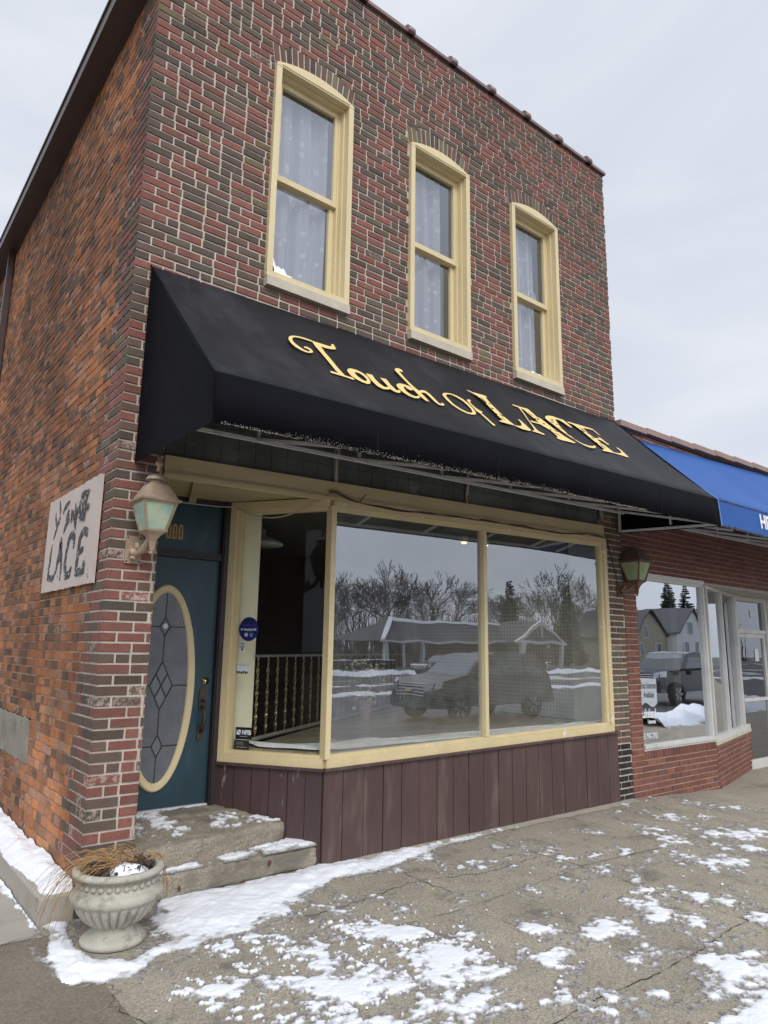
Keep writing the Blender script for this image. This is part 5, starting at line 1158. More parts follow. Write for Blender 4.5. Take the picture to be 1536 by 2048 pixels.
# ------------------------------------------------------------------ ground
def gz(x): return -.0 if x < 6.2 else -.1 * min(1, (x - 6.2) / 2) if x < 8.2 else -.1 - .02 * min(1, (x - 8.2) / 2)
def sheet(name, xs, ys, fz, m_, kind='structure'):
    mb = MB(); mb.smooth = True; R = [[mb.pts([(x, y, fz(x, y))]) for y in ys] for x in xs]
    for a in range(len(xs) - 1):
        for b in range(len(ys) - 1): mb.face((R[a][b], R[a + 1][b], R[a + 1][b + 1], R[a][b + 1]))
    return struct(mb, name, m_, kind)
def pave_mat(name, col, dark, fine=.5, wet=True):
    m = bpy.data.materials.new(name); m.use_nodes = True; t = m.node_tree; L = t.links; b = t.nodes['Principled BSDF']
    n = lambda ty, **k: (lambda q: ([setattr(q, a, v) for a, v in k.items()], q)[1])(t.nodes.new(ty))
    tc = n('ShaderNodeTexCoord')
    def nz(s, d=4, r=.6):
        q = n('ShaderNodeTexNoise'); q.inputs['Scale'].default_value = s; q.inputs['Detail'].default_value = d; q.inputs['Roughness'].default_value = r; L.new(tc.outputs['Object'], q.inputs['Vector']); return q.outputs['Fac']
    def mr(src, a, c, e, f):
        q = n('ShaderNodeMapRange'); q.inputs[1].default_value = a; q.inputs[2].default_value = c; q.inputs[3].default_value = e; q.inputs[4].default_value = f; L.new(src, q.inputs[0]); return q.outputs[0]
    vo = n('ShaderNodeTexVoronoi'); vo.inputs['Scale'].default_value = 150; L.new(tc.outputs['Object'], vo.inputs['Vector'])
    sp = n('ShaderNodeSeparateColor'); L.new(vo.outputs['Color'], sp.inputs[0])
    c = n('ShaderNodeVectorMath', operation='SCALE'); c.inputs[0].default_value = col; L.new(mr(sp.outputs[0], 0, 1, 1 - fine, 1 + fine), c.inputs['Scale'])
    c2 = n('ShaderNodeVectorMath', operation='SCALE'); L.new(c.outputs[0], c2.inputs[0]); L.new(mr(nz(1.7, 5), .3, .7, .84, 1.14), c2.inputs['Scale'])
    c3 = n('ShaderNodeVectorMath', operation='SCALE'); L.new(c2.outputs[0], c3.inputs[0]); L.new(mr(nz(60, 3), .3, .7, .8, 1.2), c3.inputs['Scale'])
    f = mr(nz(2.3, 9, .72), .545, .65, 0, .75)
    x = n('ShaderNodeMix', data_type='RGBA'); L.new(f, x.inputs[0]); L.new(c3.outputs[0], x.inputs[6]); x.inputs[7].default_value = (*dark, 1)
    L.new(x.outputs[2], b.inputs['Base Color']); L.new(mr(f, 0, .75, .92, .62), b.inputs['Roughness']); b.inputs['Specular IOR Level'].default_value = .3
    bp = n('ShaderNodeBump'); bp.inputs['Strength'].default_value = .5; bp.inputs['Distance'].default_value = .006; L.new(vo.outputs['Distance'], bp.inputs['Height']); L.new(bp.outputs[0], b.inputs['Normal'])
    return m
M['pave'] = pave_mat('brown aggregate pavement', (.325, .288, .226), (.135, .125, .11), .30)
M['pave2'] = pave_mat('grey pavement', (.20, .172, .132), (.14, .12, .095), .2)
xs = [-40, -20, -10, -5, -2, -.23, 2, 4, 6.2, 6.8, 7.4, 8.0, 8.2, 9, 10.4, 14, 20, 40, 80]
sheet('pavement', xs, [-6, -4.4, -3, -2, -1, 0, .6, 1.6], lambda x, y: gz(x), M['pave'])
sheet('path', [-6, -3, -.9, -.235], [-.15, 2, 6, 14], lambda x, y: .004, M['ledge'])
sheet('worn_pavement', [-3, -.9, -.24, -.12], [-2.6, -1.1, -.5, -.16], lambda x, y: .004, M['pave2'])
sheet('kerb', [-60, 80], [-6.16, -6.0], lambda x, y: .004 if x < 6 else -.1, M['stone'])
mb = MB(); mb.box(-60, -6.18, -.3, 6.2, -6.0, -.001); struct(mb, 'kerb', M['stone'])
sheet('road', [-90, -30, 30, 120], [-17.5, -12, -6.17], lambda x, y: -.15, mat('wet grey road', (.05, .05, .05), .55, .2, 1, .2, 60, .2, 60, dirt=(.10, .098, .095), dscale=.4, dpos=(.5, .7)))
sheet('ground', [-400, -90, -40, 40, 90, 400], [-400, -150, -60, -17.4, 30, 150, 400], lambda x, y: -.32 + (.16 if y < -17 else 0), mat('snowy ground', (.11, .105, .095), .95, .25, .3, .3, 40, .2, 20, dirt=(.6, .62, .66), dscale=.14, dpos=(.55, .60)))
sheet('ground', [-.0, 6.1], [1.7, 12], lambda x, y: -.02, M['roomdark'])
# concrete ledge along the side wall
mb = MB(); mb.box(-.215, .02, -.05, -.001, 13, .155); lg = single(mb, 'concrete_ledge', M['ledge'], 'low smooth concrete ledge along the foot of the side brick wall', 'ledge', (-.1, 5, 0))
md = lg.modifiers.new('b', 'BEVEL'); md.width = .012; md.segments = 2
# cracks and joints
rg = random.Random(6)
CR = [([(1.17, -.79), (1.48, -.79), (1.86, -.73), (2.22, -.68), (2.71, -.85), (3.48, -.82)], .011, .02), ([(2.24, -.24), (2.24, -.47), (2.22, -.71), (2.23, -.96), (2.28, -1.15)], .010, .014), ([(4.79, -.04), (4.72, -.35), (4.74, -.54), (4.75, -.93)], .009, .02),
      ([(3.52, -.10), (3.48, -.82), (3.48, -1.18), (3.46, -1.57), (3.4, -1.75), (3.41, -2.12), (3.4, -2.6)], .009, .006), ([(3.48, -1.18), (3.96, -1.22), (4.58, -1.27), (5.79, -1.28), (7, -1.3)], .010, .006), ([(1.0, -2.55), (1.42, -2.55), (1.73, -2.53), (2.17, -2.56), (2.69, -2.55), (3.21, -2.5), (3.66, -2.51), (5, -2.5)], .012, .008),
      ([(6.1, -.05), (6.03, -.71), (5.95, -1.25), (5.9, -2.5)], .008, .004), ([(.7, -1.2), (1.14, -1.23), (1.5, -1.24), (1.89, -1.28), (2.26, -1.28), (3.48, -1.2)], .006, .008), ([(2.1, -1.4), (2.13, -1.71), (2.12, -1.81)], .006, .01), ([(-.12, -.85), (-.09, -1.07), (-.17, -1.17), (-.09, -1.44), (-.1, -2)], .007, .02), ([(-.45, -.15), (-.235, -.14)], .008, .01)]
mb = MB()
for pts, w_, j in CR:
    P_ = []
    for a, b in zip(pts, pts[1:]):
        a, b = Vector(a), Vector(b); m_ = max(2, int((b - a).length / .035))
        P_ += [a.lerp(b, t / m_) for t in range(m_)]
    L_, R2 = [], []
    for k, p in enumerate(P_):
        t = (P_[min(k + 1, len(P_) - 1)] - P_[max(k - 1, 0)]).normalized(); nn = Vector((-t.y, t.x)); c = p + nn * rg.uniform(-j, j); e = w_ * rg.uniform(.1, .8) * .5
        L_.append(c + nn * e); R2.append(c - nn * e)
    for k in range(len(P_) - 1):
        z = lambda q: gz(q.x) + (.008 if q.x < -.12 else .004)
        i = mb.pts([(q.x, q.y, z(q)) for q in (L_[k], L_[k + 1], R2[k + 1], R2[k])]); mb.face((i, i + 1, i + 2, i + 3))
struct(mb, 'pavement_crack', mat('crack dirt', (.035, .03, .024), .95, .3, 30))
# pale cement bead at the foot of the boards
mb = MB(); K = 120; rows = []
for k in range(K + 1):
    x = 1.85 + 4.25 * k / K; e = .05 + .045 * (k / K) + .03 * noise.noise(Vector((x * 4, 0, 0))) + .012 * noise.noise(Vector((x * 17, 3, 0)))
    rows.append(mb.pts([(x, .02, .022), (x, -.02, .016), (x, -.02 - e, .0045)]))
for k in range(K):
    for q in range(2): mb.face((rows[k] + q, rows[k + 1] + q, rows[k + 1] + q + 1, rows[k] + q + 1))
struct(mb, 'cement_bead', mat('pale cement', (.34, .31, .25), .9, .12, 8, .1, 120, .2))
# ------------------------------------------------------------------ snow on the ground
def vnoise(x, y, seed):
    xi, yi = np.floor(x).astype(int), np.floor(y).astype(int); xf, yf = x - xi, y - yi
    h = lambda a, b: ((np.sin(a * 127.1 + b * 311.7 + seed * 74.7) * 43758.5453) % 1)
    u, v = xf * xf * (3 - 2 * xf), yf * yf * (3 - 2 * yf)
    return (h(xi, yi) * (1 - u) + h(xi + 1, yi) * u) * (1 - v) + (h(xi, yi + 1) * (1 - u) + h(xi + 1, yi + 1) * u) * v
def fbm(x, y, f, o, seed):
    s = 0; a = .5
    for k in range(o): s = s + a * (vnoise(x * f, y * f, seed + k) - .5); a *= .55; f *= 2.03
    return s
BL = [(5.489, -1.48, .19, -.14, .42, .19), (4.672, -1.217, .14, -.1, .21, .12), (4.568, -1.857, .19, -.13, .25, .12), (3.329, -1.915, .16, -.11, .21, .12), (3.562, -2.121, .09, -.06, .25, .13), (2.93, -2.106, .1, -.07, .09, .05), (2.194, -1.82, .09, -.07, .08, .07), (2.479, -2.075, .12, -.09, .12, .08), (1.949, -2.103, .16, -.12, .15, .12), (2.426, -2.407, .17, -.12, .17, .1), (1.552, -1.994, .12, -.09, .1, .09), (1.5, -1.77, .16, -.12, .11, .12), (1.44, -1.312, .13, -.1, .06, .08), (1.125, -2.006, .24, -.18, .16, .17), (.825, -1.704, .2, -.15, .15, .2), (.823, -2.067, .23, -.17, .1, .12), (2.433, -2.862, .25, -.18, .41, .2), (3.235, -2.631, .1, -.08, .26, .11), (1.383, -2.347, .07, -.05, .04, .03), (.995, -1.199, .12, -.08, .12, .16), (3.732, -2.208, .11, -.08, .16, .08), (2.05, -3.05, .2, -.14, .2, .12), (3.0, -3.05, .3, -.2, .4, .2), (6.2, -1.75, .3, -.2, .4, .2), (5.2, -2.2, .3, -.2, .4, .15), (.5, -2.0, .12, -.1, .1, .1), (.62, -1.45, .1, -.08, .08, .1), (.35, -1.35, .06, -.05, .06, .07)]
STRIP = [(-.05, .14), (-.19, .05), (-.242, -.25), (-.293, -.842), (-.129, -.919), (.004, -.97), (.241, -.834), (.375, -.854), (.837, -.805), (1.154, -.687), (1.502, -.481), (1.724, -.313), (2.099, -.37), (2.571, -.233), (3.062, -.132), (3.82, -.088), (3.953, .03), (3.051, .03), (2.349, .03), (1.751, .03), (1.09, .03), (.557, .03), (.43, -.1), (.36, -.249), (.33, -.45), (.305, -.594), (.079, -.74), (-.062, -.63), (-.10, -.43), (-.066, -.2), (-.03, .1)]
def poly_sd(x, y, P_):
    d = np.full(x.shape, 9.); ins = np.zeros(x.shape, bool); n = len(P_)
    for k in range(n):
        (ax, ay), (bx, by) = P_[k], P_[(k + 1) % n]; ex, ey = bx - ax, by - ay
        t = np.clip(((x - ax) * ex + (y - ay) * ey) / (ex * ex + ey * ey + 1e-12), 0, 1)
        d = np.minimum(d, np.hypot(x - ax - t * ex, y - ay - t * ey))
        c = (ay > y) != (by > y); ins ^= c & (x < ex * (y - ay) / (ey if abs(ey) > 1e-9 else 1e-9) + ax)
    return np.where(ins, d, -d)
def snow_mat():
    m = bpy.data.materials.new('pavement snow'); m.use_nodes = True; t = m.node_tree; L = t.links; b = t.nodes['Principled BSDF']
    n = lambda ty, **k: (lambda q: ([setattr(q, a, v) for a, v in k.items()], q)[1])(t.nodes.new(ty))
    at = n('ShaderNodeAttribute', attribute_name='Col'); tc = n('ShaderNodeTexCoord'); nz = n('ShaderNodeTexNoise'); nz.inputs['Scale'].default_value = 22; nz.inputs['Detail'].default_value = 8; nz.inputs['Roughness'].default_value = .7
    L.new(tc.outputs['Object'], nz.inputs['Vector'])
    ad = n('ShaderNodeMath', operation='MULTIPLY_ADD'); ad.inputs[1].default_value = .5; L.new(nz.outputs['Fac'], ad.inputs[0]); L.new(at.outputs['Alpha'], ad.inputs[2])
    r = n('ShaderNodeValToRGB'); e = r.color_ramp.elements; e[0].position = .30; e[0].color = (.20, .185, .165, 1); e[1].position = .62; e[1].color = (.80, .82, .86, 1); x = e.new(.42); x.color = (.46, .45, .45, 1)
    L.new(ad.outputs[0], r.inputs[0]); L.new(r.outputs[0], b.inputs['Base Color']); b.inputs['Roughness'].default_value = .6; b.inputs['Specular IOR Level'].default_value = .35
    bp = n('ShaderNodeBump'); bp.inputs['Strength'].default_value = .5; bp.inputs['Distance'].default_value = .01; n2 = n('ShaderNodeTexNoise'); n2.inputs['Scale'].default_value = 60; n2.inputs['Detail'].default_value = 6; L.new(tc.outputs['Object'], n2.inputs['Vector']); L.new(n2.outputs['Fac'], bp.inputs['Height']); L.new(bp.outputs[0], b.inputs['Normal'])
    return m
M['psnow'] = snow_mat()
def snow_field(name, x0, x1, y0, y1, st, fn):
    nx, ny = int((x1 - x0) / st) + 1, int((y1 - y0) / st) + 1
    X, Y = np.meshgrid(x0 + np.arange(nx) * st, y0 + np.arange(ny) * st, indexing='ij'); H, Z = fn(X, Y)
    keep = H > -.004; idx = np.arange(nx * ny).reshape(nx, ny)
    q = keep[:-1, :-1] | keep[1:, :-1] | keep[1:, 1:] | keep[:-1, 1:]
    fa = np.stack([idx[:-1, :-1][q], idx[1:, :-1][q], idx[1:, 1:][q], idx[:-1, 1:][q]], 1)
    us, inv = np.unique(fa, return_inverse=True); fa = inv.reshape(fa.shape)
    V = np.stack([X.ravel()[us], Y.ravel()[us], (Z + np.maximum(H, -.012)).ravel()[us]], 1); th = H.ravel()[us]
    me = bpy.data.meshes.new(name); me.vertices.add(len(V)); me.vertices.foreach_set('co', V.astype(np.float32).ravel())
    me.loops.add(fa.size); me.loops.foreach_set('vertex_index', fa.ravel().astype(np.int32)); me.polygons.add(len(fa)); me.polygons.foreach_set('loop_start', (np.arange(len(fa)) * 4).astype(np.int32))
    me.update(calc_edges=True); me.polygons.foreach_set('use_smooth', [True] * len(fa))
    a = me.color_attributes.new('Col', 'FLOAT_COLOR', 'POINT'); c = np.ones((len(V), 4), np.float32); c[:, 3] = np.clip(th / .0095, 0, 1) * .60; a.data.foreach_set('color', c.ravel())
    me.materials.append(M['psnow']); o = bpy.data.objects.new(name, me); COL.objects.link(o); o['kind'] = 'stuff'; return o
def sst(a, b, x): t = np.clip((x - a) / (b - a), 0, 1); return t * t * (3 - 2 * t)
def walk_snow(X, Y):
    n1_, n2_, n3_ = fbm(X, Y, 4.5, 6, 1), fbm(X + 9, Y, 16, 4, 7), fbm(X, Y + 5, 1.6, 3, 11)
    d = np.full(X.shape, -1.)
    for cx, cy, ax, ay, bx, by in BL:
        det = ax * by - ay * bx; u = ((X - cx) * by - (Y - cy) * bx) / det; v = ((Y - cy) * ax - (X - cx) * ay) / det
        d = np.maximum(d, 1.0 - np.hypot(u, v))
    e = np.maximum(d, -.6) * .85 + n1_ * 2.9 + n2_ * 1.7 - .10
    n4_ = fbm(X * .8 + .6 * Y, Y * 1.6, 30, 3, 17); e = e + n4_ * .9 - .06; hb = np.where(e > 0, .008 * sst(0, .9, e) + .0022 * sst(0, .10, e) + .005 * n2_ * sst(0, .3, e), -.02); hr = np.where((e > -.38) & (e + n4_ * 1.5 + n2_ > -.22), .0012 + .001 * n4_, -.02); hb = np.maximum(hb, hr)
    s = poly_sd(X, Y, STRIP) + n1_ * .10 + n2_ * .05
    fr_ = sst(-.1, .5, X) * sst(.05, .45, -Y - .12 + .2 * n1_); s = s - .05 * fr_ + .06 * n4_ * fr_; hs = np.where(s > 0, .036 * sst(0, .24, s) * (1 - .5 * sst(1.9, 3.5, X)) * (1 - .5 * fr_) + .004 * sst(0, .02, s) + .034 * n1_ * sst(0, .1, s) + .012 * n2_ * sst(0, .05, s) + .004 * n4_ * sst(0, .05, s), -.02); hs = np.maximum(hs, np.where((s > -.07) & (n4_ + n2_ > .02), .0012, -.02))
    # scattered thin crumbs round the trampled part
    cr = fbm(X * 1.0, Y, 26, 4, 21) + .5 * n1_ + .25 * sst(-.5, .3, -np.hypot((X - .9) / 1.0, (Y + 1.5) / .9) + .8) - .33
    hc = np.where(cr > 0, .008 * sst(0, .12, cr), -.02)
    h = np.maximum(np.maximum(hb, hs), hc); h = np.where((Y > .03) & (X > .3), -.02, h); h = np.where((Y > -.0) & (X < .34), -.02, h)
    h = np.where(np.hypot(X - UX, Y - UY) < .195, -.02, h)
    h = np.where((X < .02 + .25 * n1_ + .25 * (-Y - 1.0)) & (Y < -.95 - .1 * n1_), -.02, h); h = np.where(X < -.33 + .25 * n1_, -.02, h); h = np.where((X < -.2) & (Y > -.08), -.02, h)
    gx = np.where(X < 6.2, 0, np.where(X < 8.2, -.05 * (X - 6.2), -.1))
    return h, gx + .004
snow_field('snow', -.75, 3.9, -3.2, .06, .0115, walk_snow)
snow_field('snow', 3.9, 7.2, -3.4, .06, .02, walk_snow)
def ledge_snow(X, Y):
    n_ = fbm(X, Y, 6, 5, 3); n2_ = fbm(X, Y, 22, 4, 5); e = X + .195 + .03 * n_ - .02 * np.sin(Y * 5)
    h = np.where(e > 0, .075 * sst(0, .12, e) * (.75 + .9 * n_) + .012 * n2_ + .012, -.03)
    h = h * np.where(Y < .1, sst(.03, .16, Y + .03 * n2_), 1) - np.where(Y < .05, .01, 0)
    return h, np.full(X.shape, .155)
snow_field('snow', -.235, -.004, .02, 6, .009, ledge_snow)
def foot_snow(X, Y):
    n_ = fbm(X, Y, 5, 5, 13); n2_ = fbm(X, Y, 20, 4, 15); e = X + .30 + .10 * n_ + .04 * n2_ - .03 * np.cos(Y * 1.3) - .03
    return np.where((e > 0) & (X < -.216), .035 * sst(0, .1, e) + .012 * n2_ + .004, -.03), np.full(X.shape, .006)
snow_field('snow', -.5, -.214, -.1, 5, .012, foot_snow)
def step_snow(X, Y):
    n_ = fbm(X, Y, 5.5, 6, 31); n2_ = fbm(X, Y, 24, 4, 33)
    up = .315 + .08 * np.clip((Y - .1 - .18 * (X - .3)) / .7, 0, 1); fy = .02 + .179 * (X - .30)
    on = (Y > fy + .02) & (Y < .8) & (X > .4) & (X < 1.8 - .654 * Y - .03)
    a = np.where(on, n_ * 2 + n2_ * 1.3 - .42 + .32 * np.exp(-((Y - .35) / .12) ** 2) * (X > .7), -1)
    return np.where(a > 0, .006 * sst(0, .3, a) + .002, -.03), up + .012
snow_field('snow', .3, 1.75, .02, .82, .011, step_snow)
def low_snow(X, Y):
    n_ = fbm(X, Y, 5.5, 6, 41); n2_ = fbm(X, Y, 20, 4, 43); fy = .02 + .179 * (X - .30)
    on = (Y < fy - .005) & (Y > .012 + .01 * n2_) & (X > .5) & (X < 1.775)
    a = np.where(on, n_ * 2 + n2_ + .35 - .9 * np.abs(X - 1.15) ** 2 + .4 * (X > 1.62) - .12, -1)
    return np.where(a > 0, .015 * sst(0, .7, a) * sst(0, .05, Y - .01) + .002, -.03), np.full(X.shape, .172)
snow_field('snow', .45, 1.8, .0, .3, .010, low_snow)
# chips of ice lying about
mb = MB(); rg = random.Random(11)
for _ in range(150):
    x, y = (rg.gauss(1.1, .55), rg.gauss(-1.6, .45)) if rg.random() < .7 else (rg.uniform(-.2, 6), rg.uniform(-3, -.3)); r = rg.uniform(.003, .009)
    P_ = [(x + r * rg.uniform(.6, 1.3) * math.cos(a), y + r * rg.uniform(.6, 1.3) * math.sin(a), gz(x) + .006) for a in (0, 1.2, 2.5, 3.7, 5)]
    mb.prism(P_, (rg.uniform(-.3, .3) * r, 0, r * .8))
struct(mb, 'snow_crumbs', M['snow'], 'stuff')
# ------------------------------------------------------------------ across the street (seen mirrored in the glass)
def bank(name, x0, x1, y, w_, h_, z, seed):
    def f(X, Y):
        n_ = fbm(X, Y, 1.3, 5, seed); n2_ = fbm(X, Y, 5, 4, seed + 3); r = np.abs(Y - y) / w_
        return h_ * np.clip(1 - r ** 2 + n_ * 1.3, 0, 2) * (.8 + n_) + .08 * n2_ - .05 + h_ * .1 * 0, np.full(X.shape, z)
    return snow_field(name, x0, x1, y - w_ * 1.4, y + w_ * 1.4, .16 if x1 - x0 < 40 else .3, f)
bank('snow_bank', 14.8, 32, -5.3, .8, .33, -.12, 51); bank('snow_bank', -10, 60, -18.3, .7, .14, -.15, 61); bank('snow_bank', 5, 70, -34, 1.6, .28, -.16, 71); bank('snow_bank', 10, 34, -23.5, .6, .12, -.16, 81)
def wheel(parent, x, y, r, sgn, rimm):
    m = MB(); m.smooth = True; n0 = len(m.v); m.lathe([(r * .62, -.11), (r * .95, -.11), (r, -.07), (r, .07), (r * .95, .11), (r * .62, .11)], 28, caps=False)
    def place(m): m.v = [(x + a, y + c * sgn, r + b - .15) for a, b, c in m.v]
    place(m); t = m.build('wheel', M['rubber'], parent)
    m = MB(); m.lathe([(.001, .06), (r * .16, .07), (r * .62, .05)], 24); place(m); m.build('rim', M['darkrim'], t)
    m = MB()
    for k in range(6):
        a = k * math.tau / 6
        for d_ in (-.12, .12): m.prism([(r * .1 * math.cos(a + d_ * 2), r * .1 * math.sin(a + d_ * 2), .085), (r * .64 * math.cos(a + d_ - .05), r * .64 * math.sin(a + d_ - .05), .075), (r * .64 * math.cos(a + d_ + .07), r * .64 * math.sin(a + d_ + .07), .075)], (0, 0, .012))
    place(m); m.build('spoke', rimm, t)
M['rubber'] = mat('tyre', (.02, .02, .02), .9); M['darkrim'] = mat('dark rim', (.03, .03, .03), .5); M['chrome'] = mat('chrome', (.6, .6, .62), .2, spec=.8); M['carglass'] = mat('car glass', (.10, .12, .13), .06, spec=.9); M['hl'] = mat('headlight', (.6, .63, .66), .1, spec=.9)
def car(name, label, x, y, paint, prof, glassq, half, top_half, wheels, r, grille, zb_=.30, emblem=True):
    """nose towards -x; prof: closed side outline (dx, z); upper points lean in"""
    t = thing(name, label, 'car', (x, y, -.15)); m = MB(); m.smooth = True
    hw = lambda z: half if z < 1.0 else half - (half - top_half) * min(1, (z - 1.0) / .6)
    n = len(prof); taper = lambda a: .86 + .14 * min(1, a / .5)
    A = [(x + a, y + hw(z) * taper(a), z - .15) for a, z in prof]; B = [(x + a, y - hw(z) * taper(a), z - .15) for a, z in prof]
    i = m.pts(A + B)
    for k in range(n): m.face((i + k, i + (k + 1) % n, i + n + (k + 1) % n, i + n + k))
    for tr3 in geometry.tessellate_polygon([[Vector(p) for p in A]]): m.face([i + k for k in tr3]); m.face([i + n + k for k in tr3])
    b = m.build('body', paint, t); md = b.modifiers.new('b', 'BEVEL'); md.width = .07; md.segments = 3; md.limit_method = 'ANGLE'; md.angle_limit = R_(12); md.harden_normals = True
    for q in glassq:
        if q[0] == 's':
            for s_ in (1, -1):
                m = MB(); m.prism([(x + a, y + s_ * (hw(z) + .004), z - .15) for a, z in q[1]], (0, s_ * .012, 0)); m.build('side_window', M['carglass'], t)
        else:
            (a0, z0), (a1, z1) = q[1]; m = MB(); d_ = Vector((-(z1 - z0), 0, (a1 - a0))).normalized() * (.012 if a1 > a0 else -.012)
            m.prism([(x + a0, y - hw(z0) + .1, z0 - .15), (x + a0, y + hw(z0) - .1, z0 - .15), (x + a1, y + hw(z1) - .08, z1 - .15), (x + a1, y - hw(z1) + .08, z1 - .15)], d_); m.build('windscreen', M['carglass'], t)
    for wx in wheels:
        for s_ in (1, -1): wheel(t, x + wx, y + s_ * (half - .09), r, s_, M['chrome'])
    gx, gz0, gz1 = grille
    m = MB(); m.box(x + gx - .03, y - half * .55, gz0 - .15, x + gx + .04, y + half * .55, gz1 - .15); g = m.build('grille', M['darkrim'], t)
    m = MB()
    for k in range(4): z = gz0 + (gz1 - gz0) * (k + .5) / 4 - .15; m.box(x + gx - .045, y - half * .56, z - .014, x + gx - .02, y + half * .56, z + .014)
    m.build('grille_bar', M['chrome'], g)
    if emblem: m = MB(); zc = (gz0 + gz1) / 2 - .15; m.prism([(x + gx - .05, y + a, zc + b_) for a, b_ in ((-.13, -.02), (-.05, -.02), (-.06, -.05), (.05, -.05), (.06, -.02), (.13, -.02), (.12, .03), (.05, .03), (.05, .055), (-.05, .055), (-.05, .03), (-.12, .03))], (-.012, 0, 0)); m.build('emblem', M['gold'], g)
    for s_ in (1, -1):
        m = MB(); m.prism([(x + gx - .02, y + s_ * half * .58, gz1 - .34), (x + gx - .02, y + s_ * half * .60, gz1 - .13), (x + gx + .34, y + s_ * half * .98, gz1 - .06), (x + gx + .28, y + s_ * half * .98, gz1 - .26)], (-.08, s_ * .03, .0)); m.build('headlight', M['hl'], t)
        m = MB(); m.box(x + 1.42, y + s_ * (half + .02), .92, x + 1.58, y + s_ * (half + .2), 1.08); m.build('wing_mirror', paint, t)
    return t
paintS = mat('champagne grey car paint', (.09, .09, .09), .3, .03, metal=.6); paintK = mat('black car paint', (.012, .012, .014), .16, .05, spec=.8)
car('parked_suv', 'silver grey sport utility car parked at the kerb opposite the shop window', 10.55, -9.05, paintS, [(0, .35), (.02, .78), (.12, .98), (1.25, 1.16), (2.0, 1.68), (2.6, 1.76), (4.1, 1.72), (4.6, 1.15), (4.68, .4)], [('s', [(1.55, 1.17), (2.12, 1.6), (2.55, 1.63), (2.5, 1.18)]), ('s', [(2.6, 1.18), (2.65, 1.63), (3.4, 1.63), (3.45, 1.18)]), ('s', [(3.55, 1.18), (3.5, 1.62), (4.02, 1.6), (4.3, 1.2)]), ('w', ((1.28, 1.17), (1.98, 1.66)))], .92, .70, (.95, 3.75), .36, (.03, .62, .95))
car('parked_pickup', 'black pickup truck with chrome wheels parked opposite the neighbouring shop', 21.35, -9.2, paintK, [(0, .45), (0, .85), (.08, 1.16), (1.35, 1.24), (1.95, 1.80), (2.5, 1.86), (3.6, 1.84), (3.75, 1.26), (5.4, 1.24), (5.45, .5)], [('s', [(1.6, 1.27), (2.1, 1.72), (3.5, 1.74), (3.6, 1.28)]), ('w', ((1.4, 1.26), (1.93, 1.77)))], .97, .76, (.95, 4.3), .40, (.0, .78, 1.1))
car('parked_sedan', 'dark sedan parked by the brick park building across the street', 30.2, -31, paintK, [(0, .3), (.02, .68), (.15, .82), (1.3, .95), (1.95, 1.36), (2.6, 1.44), (3.4, 1.38), (4.1, 1.02), (4.7, .96), (4.75, .35)], [('s', [(1.5, .97), (2.05, 1.32), (3.35, 1.32), (3.9, 1.0)]), ('w', ((1.33, .96), (1.93, 1.35)))], .90, .70, (.9, 3.7), .33, (.03, .45, .7), emblem=False)
# park building
pb = thing('park_building', 'long brick park building with snowy hipped roof and white gabled porch across the street', 'building', (50, -48, -.16))
dk = mat('dark shingles', (.075, .075, .08), .9, .15, 4); bw = mat('brown brick far', (.15, .085, .065), .9, .12, 2); wt = mat('far white trim', (.6, .6, .6), .7, .05)
m = MB(); m.box(43.5, -53, -.2, 63, -46.5, 2.5); m.build('wall', bw, pb)
m = MB(); e0, e1 = 38.2, 65.0; ya, yb, zr = -45.2, -54.5, 4.55
m.hexa([(e0, yb, 2.45), (e1, yb, 2.45), (e1, ya, 2.45), (e0, ya, 2.45), (42.6, -49.6, zr), (62, -49.6, zr), (62, -49.4, zr), (42.6, -49.4, zr)]); rf = m.build('roof', dk, pb)
m = MB(); m.hexa([(42.9, -49.2, zr - .28), (61.5, -49.2, zr - .34), (61.5, -49.0, zr - .3), (42.9, -49.0, zr - .24), (42.6, -49.7, zr + .1), (62, -49.7, zr + .1), (62, -49.4, zr + .14), (42.6, -49.4, zr + .14)]); m.hexa([(38.3, -45.3, 2.5), (38.6, -45.1, 2.5), (42.9, -49.2, 4.6), (42.5, -49.4, 4.6), (38.3, -45.3, 2.62), (38.6, -45.1, 2.62), (42.9, -49.2, 4.72), (42.5, -49.4, 4.72)]); m.build('roof_snow', M['snow'], rf)
m = MB(); m.box(e0, ya - .05, 2.3, e1, ya + .1, 2.5); m.build('eaves_board', wt, pb)
for x in (38.9, 41.2, 43.3): m = MB(); m.box(x, -45.7, -.2, x + .28, -45.4, 2.3); m.build('post', wt, pb)
gc = 59.0; m = MB()
m.prism([(gc - 4.2, -43.6, 2.45), (gc, -43.6, 4.9), (gc + 4.2, -43.6, 2.45), (gc + 3.9, -43.6, 2.3), (gc, -43.6, 4.5), (gc - 3.9, -43.6, 2.3)], (0, -.3, 0)); m.box(gc - 3.6, -43.8, 2.35, gc + 3.6, -43.55, 2.65); m.box(gc - .12, -43.7, 3.0, gc + .12, -43.6, 4.5); m.build('porch_gable', wt, pb)
m = MB(); m.prism([(gc - 4.2, -43.9, 2.4), (gc, -43.9, 4.85), (gc + 4.2, -43.9, 2.4)], (0, -5, 0)); m.build('porch_roof', dk, pb)
for x in (gc - 3.4, gc + 2.8): m = MB(); m.box(x, -43.9, -.2, x + .6, -43.5, 2.35); m.build('porch_post', wt, pb)
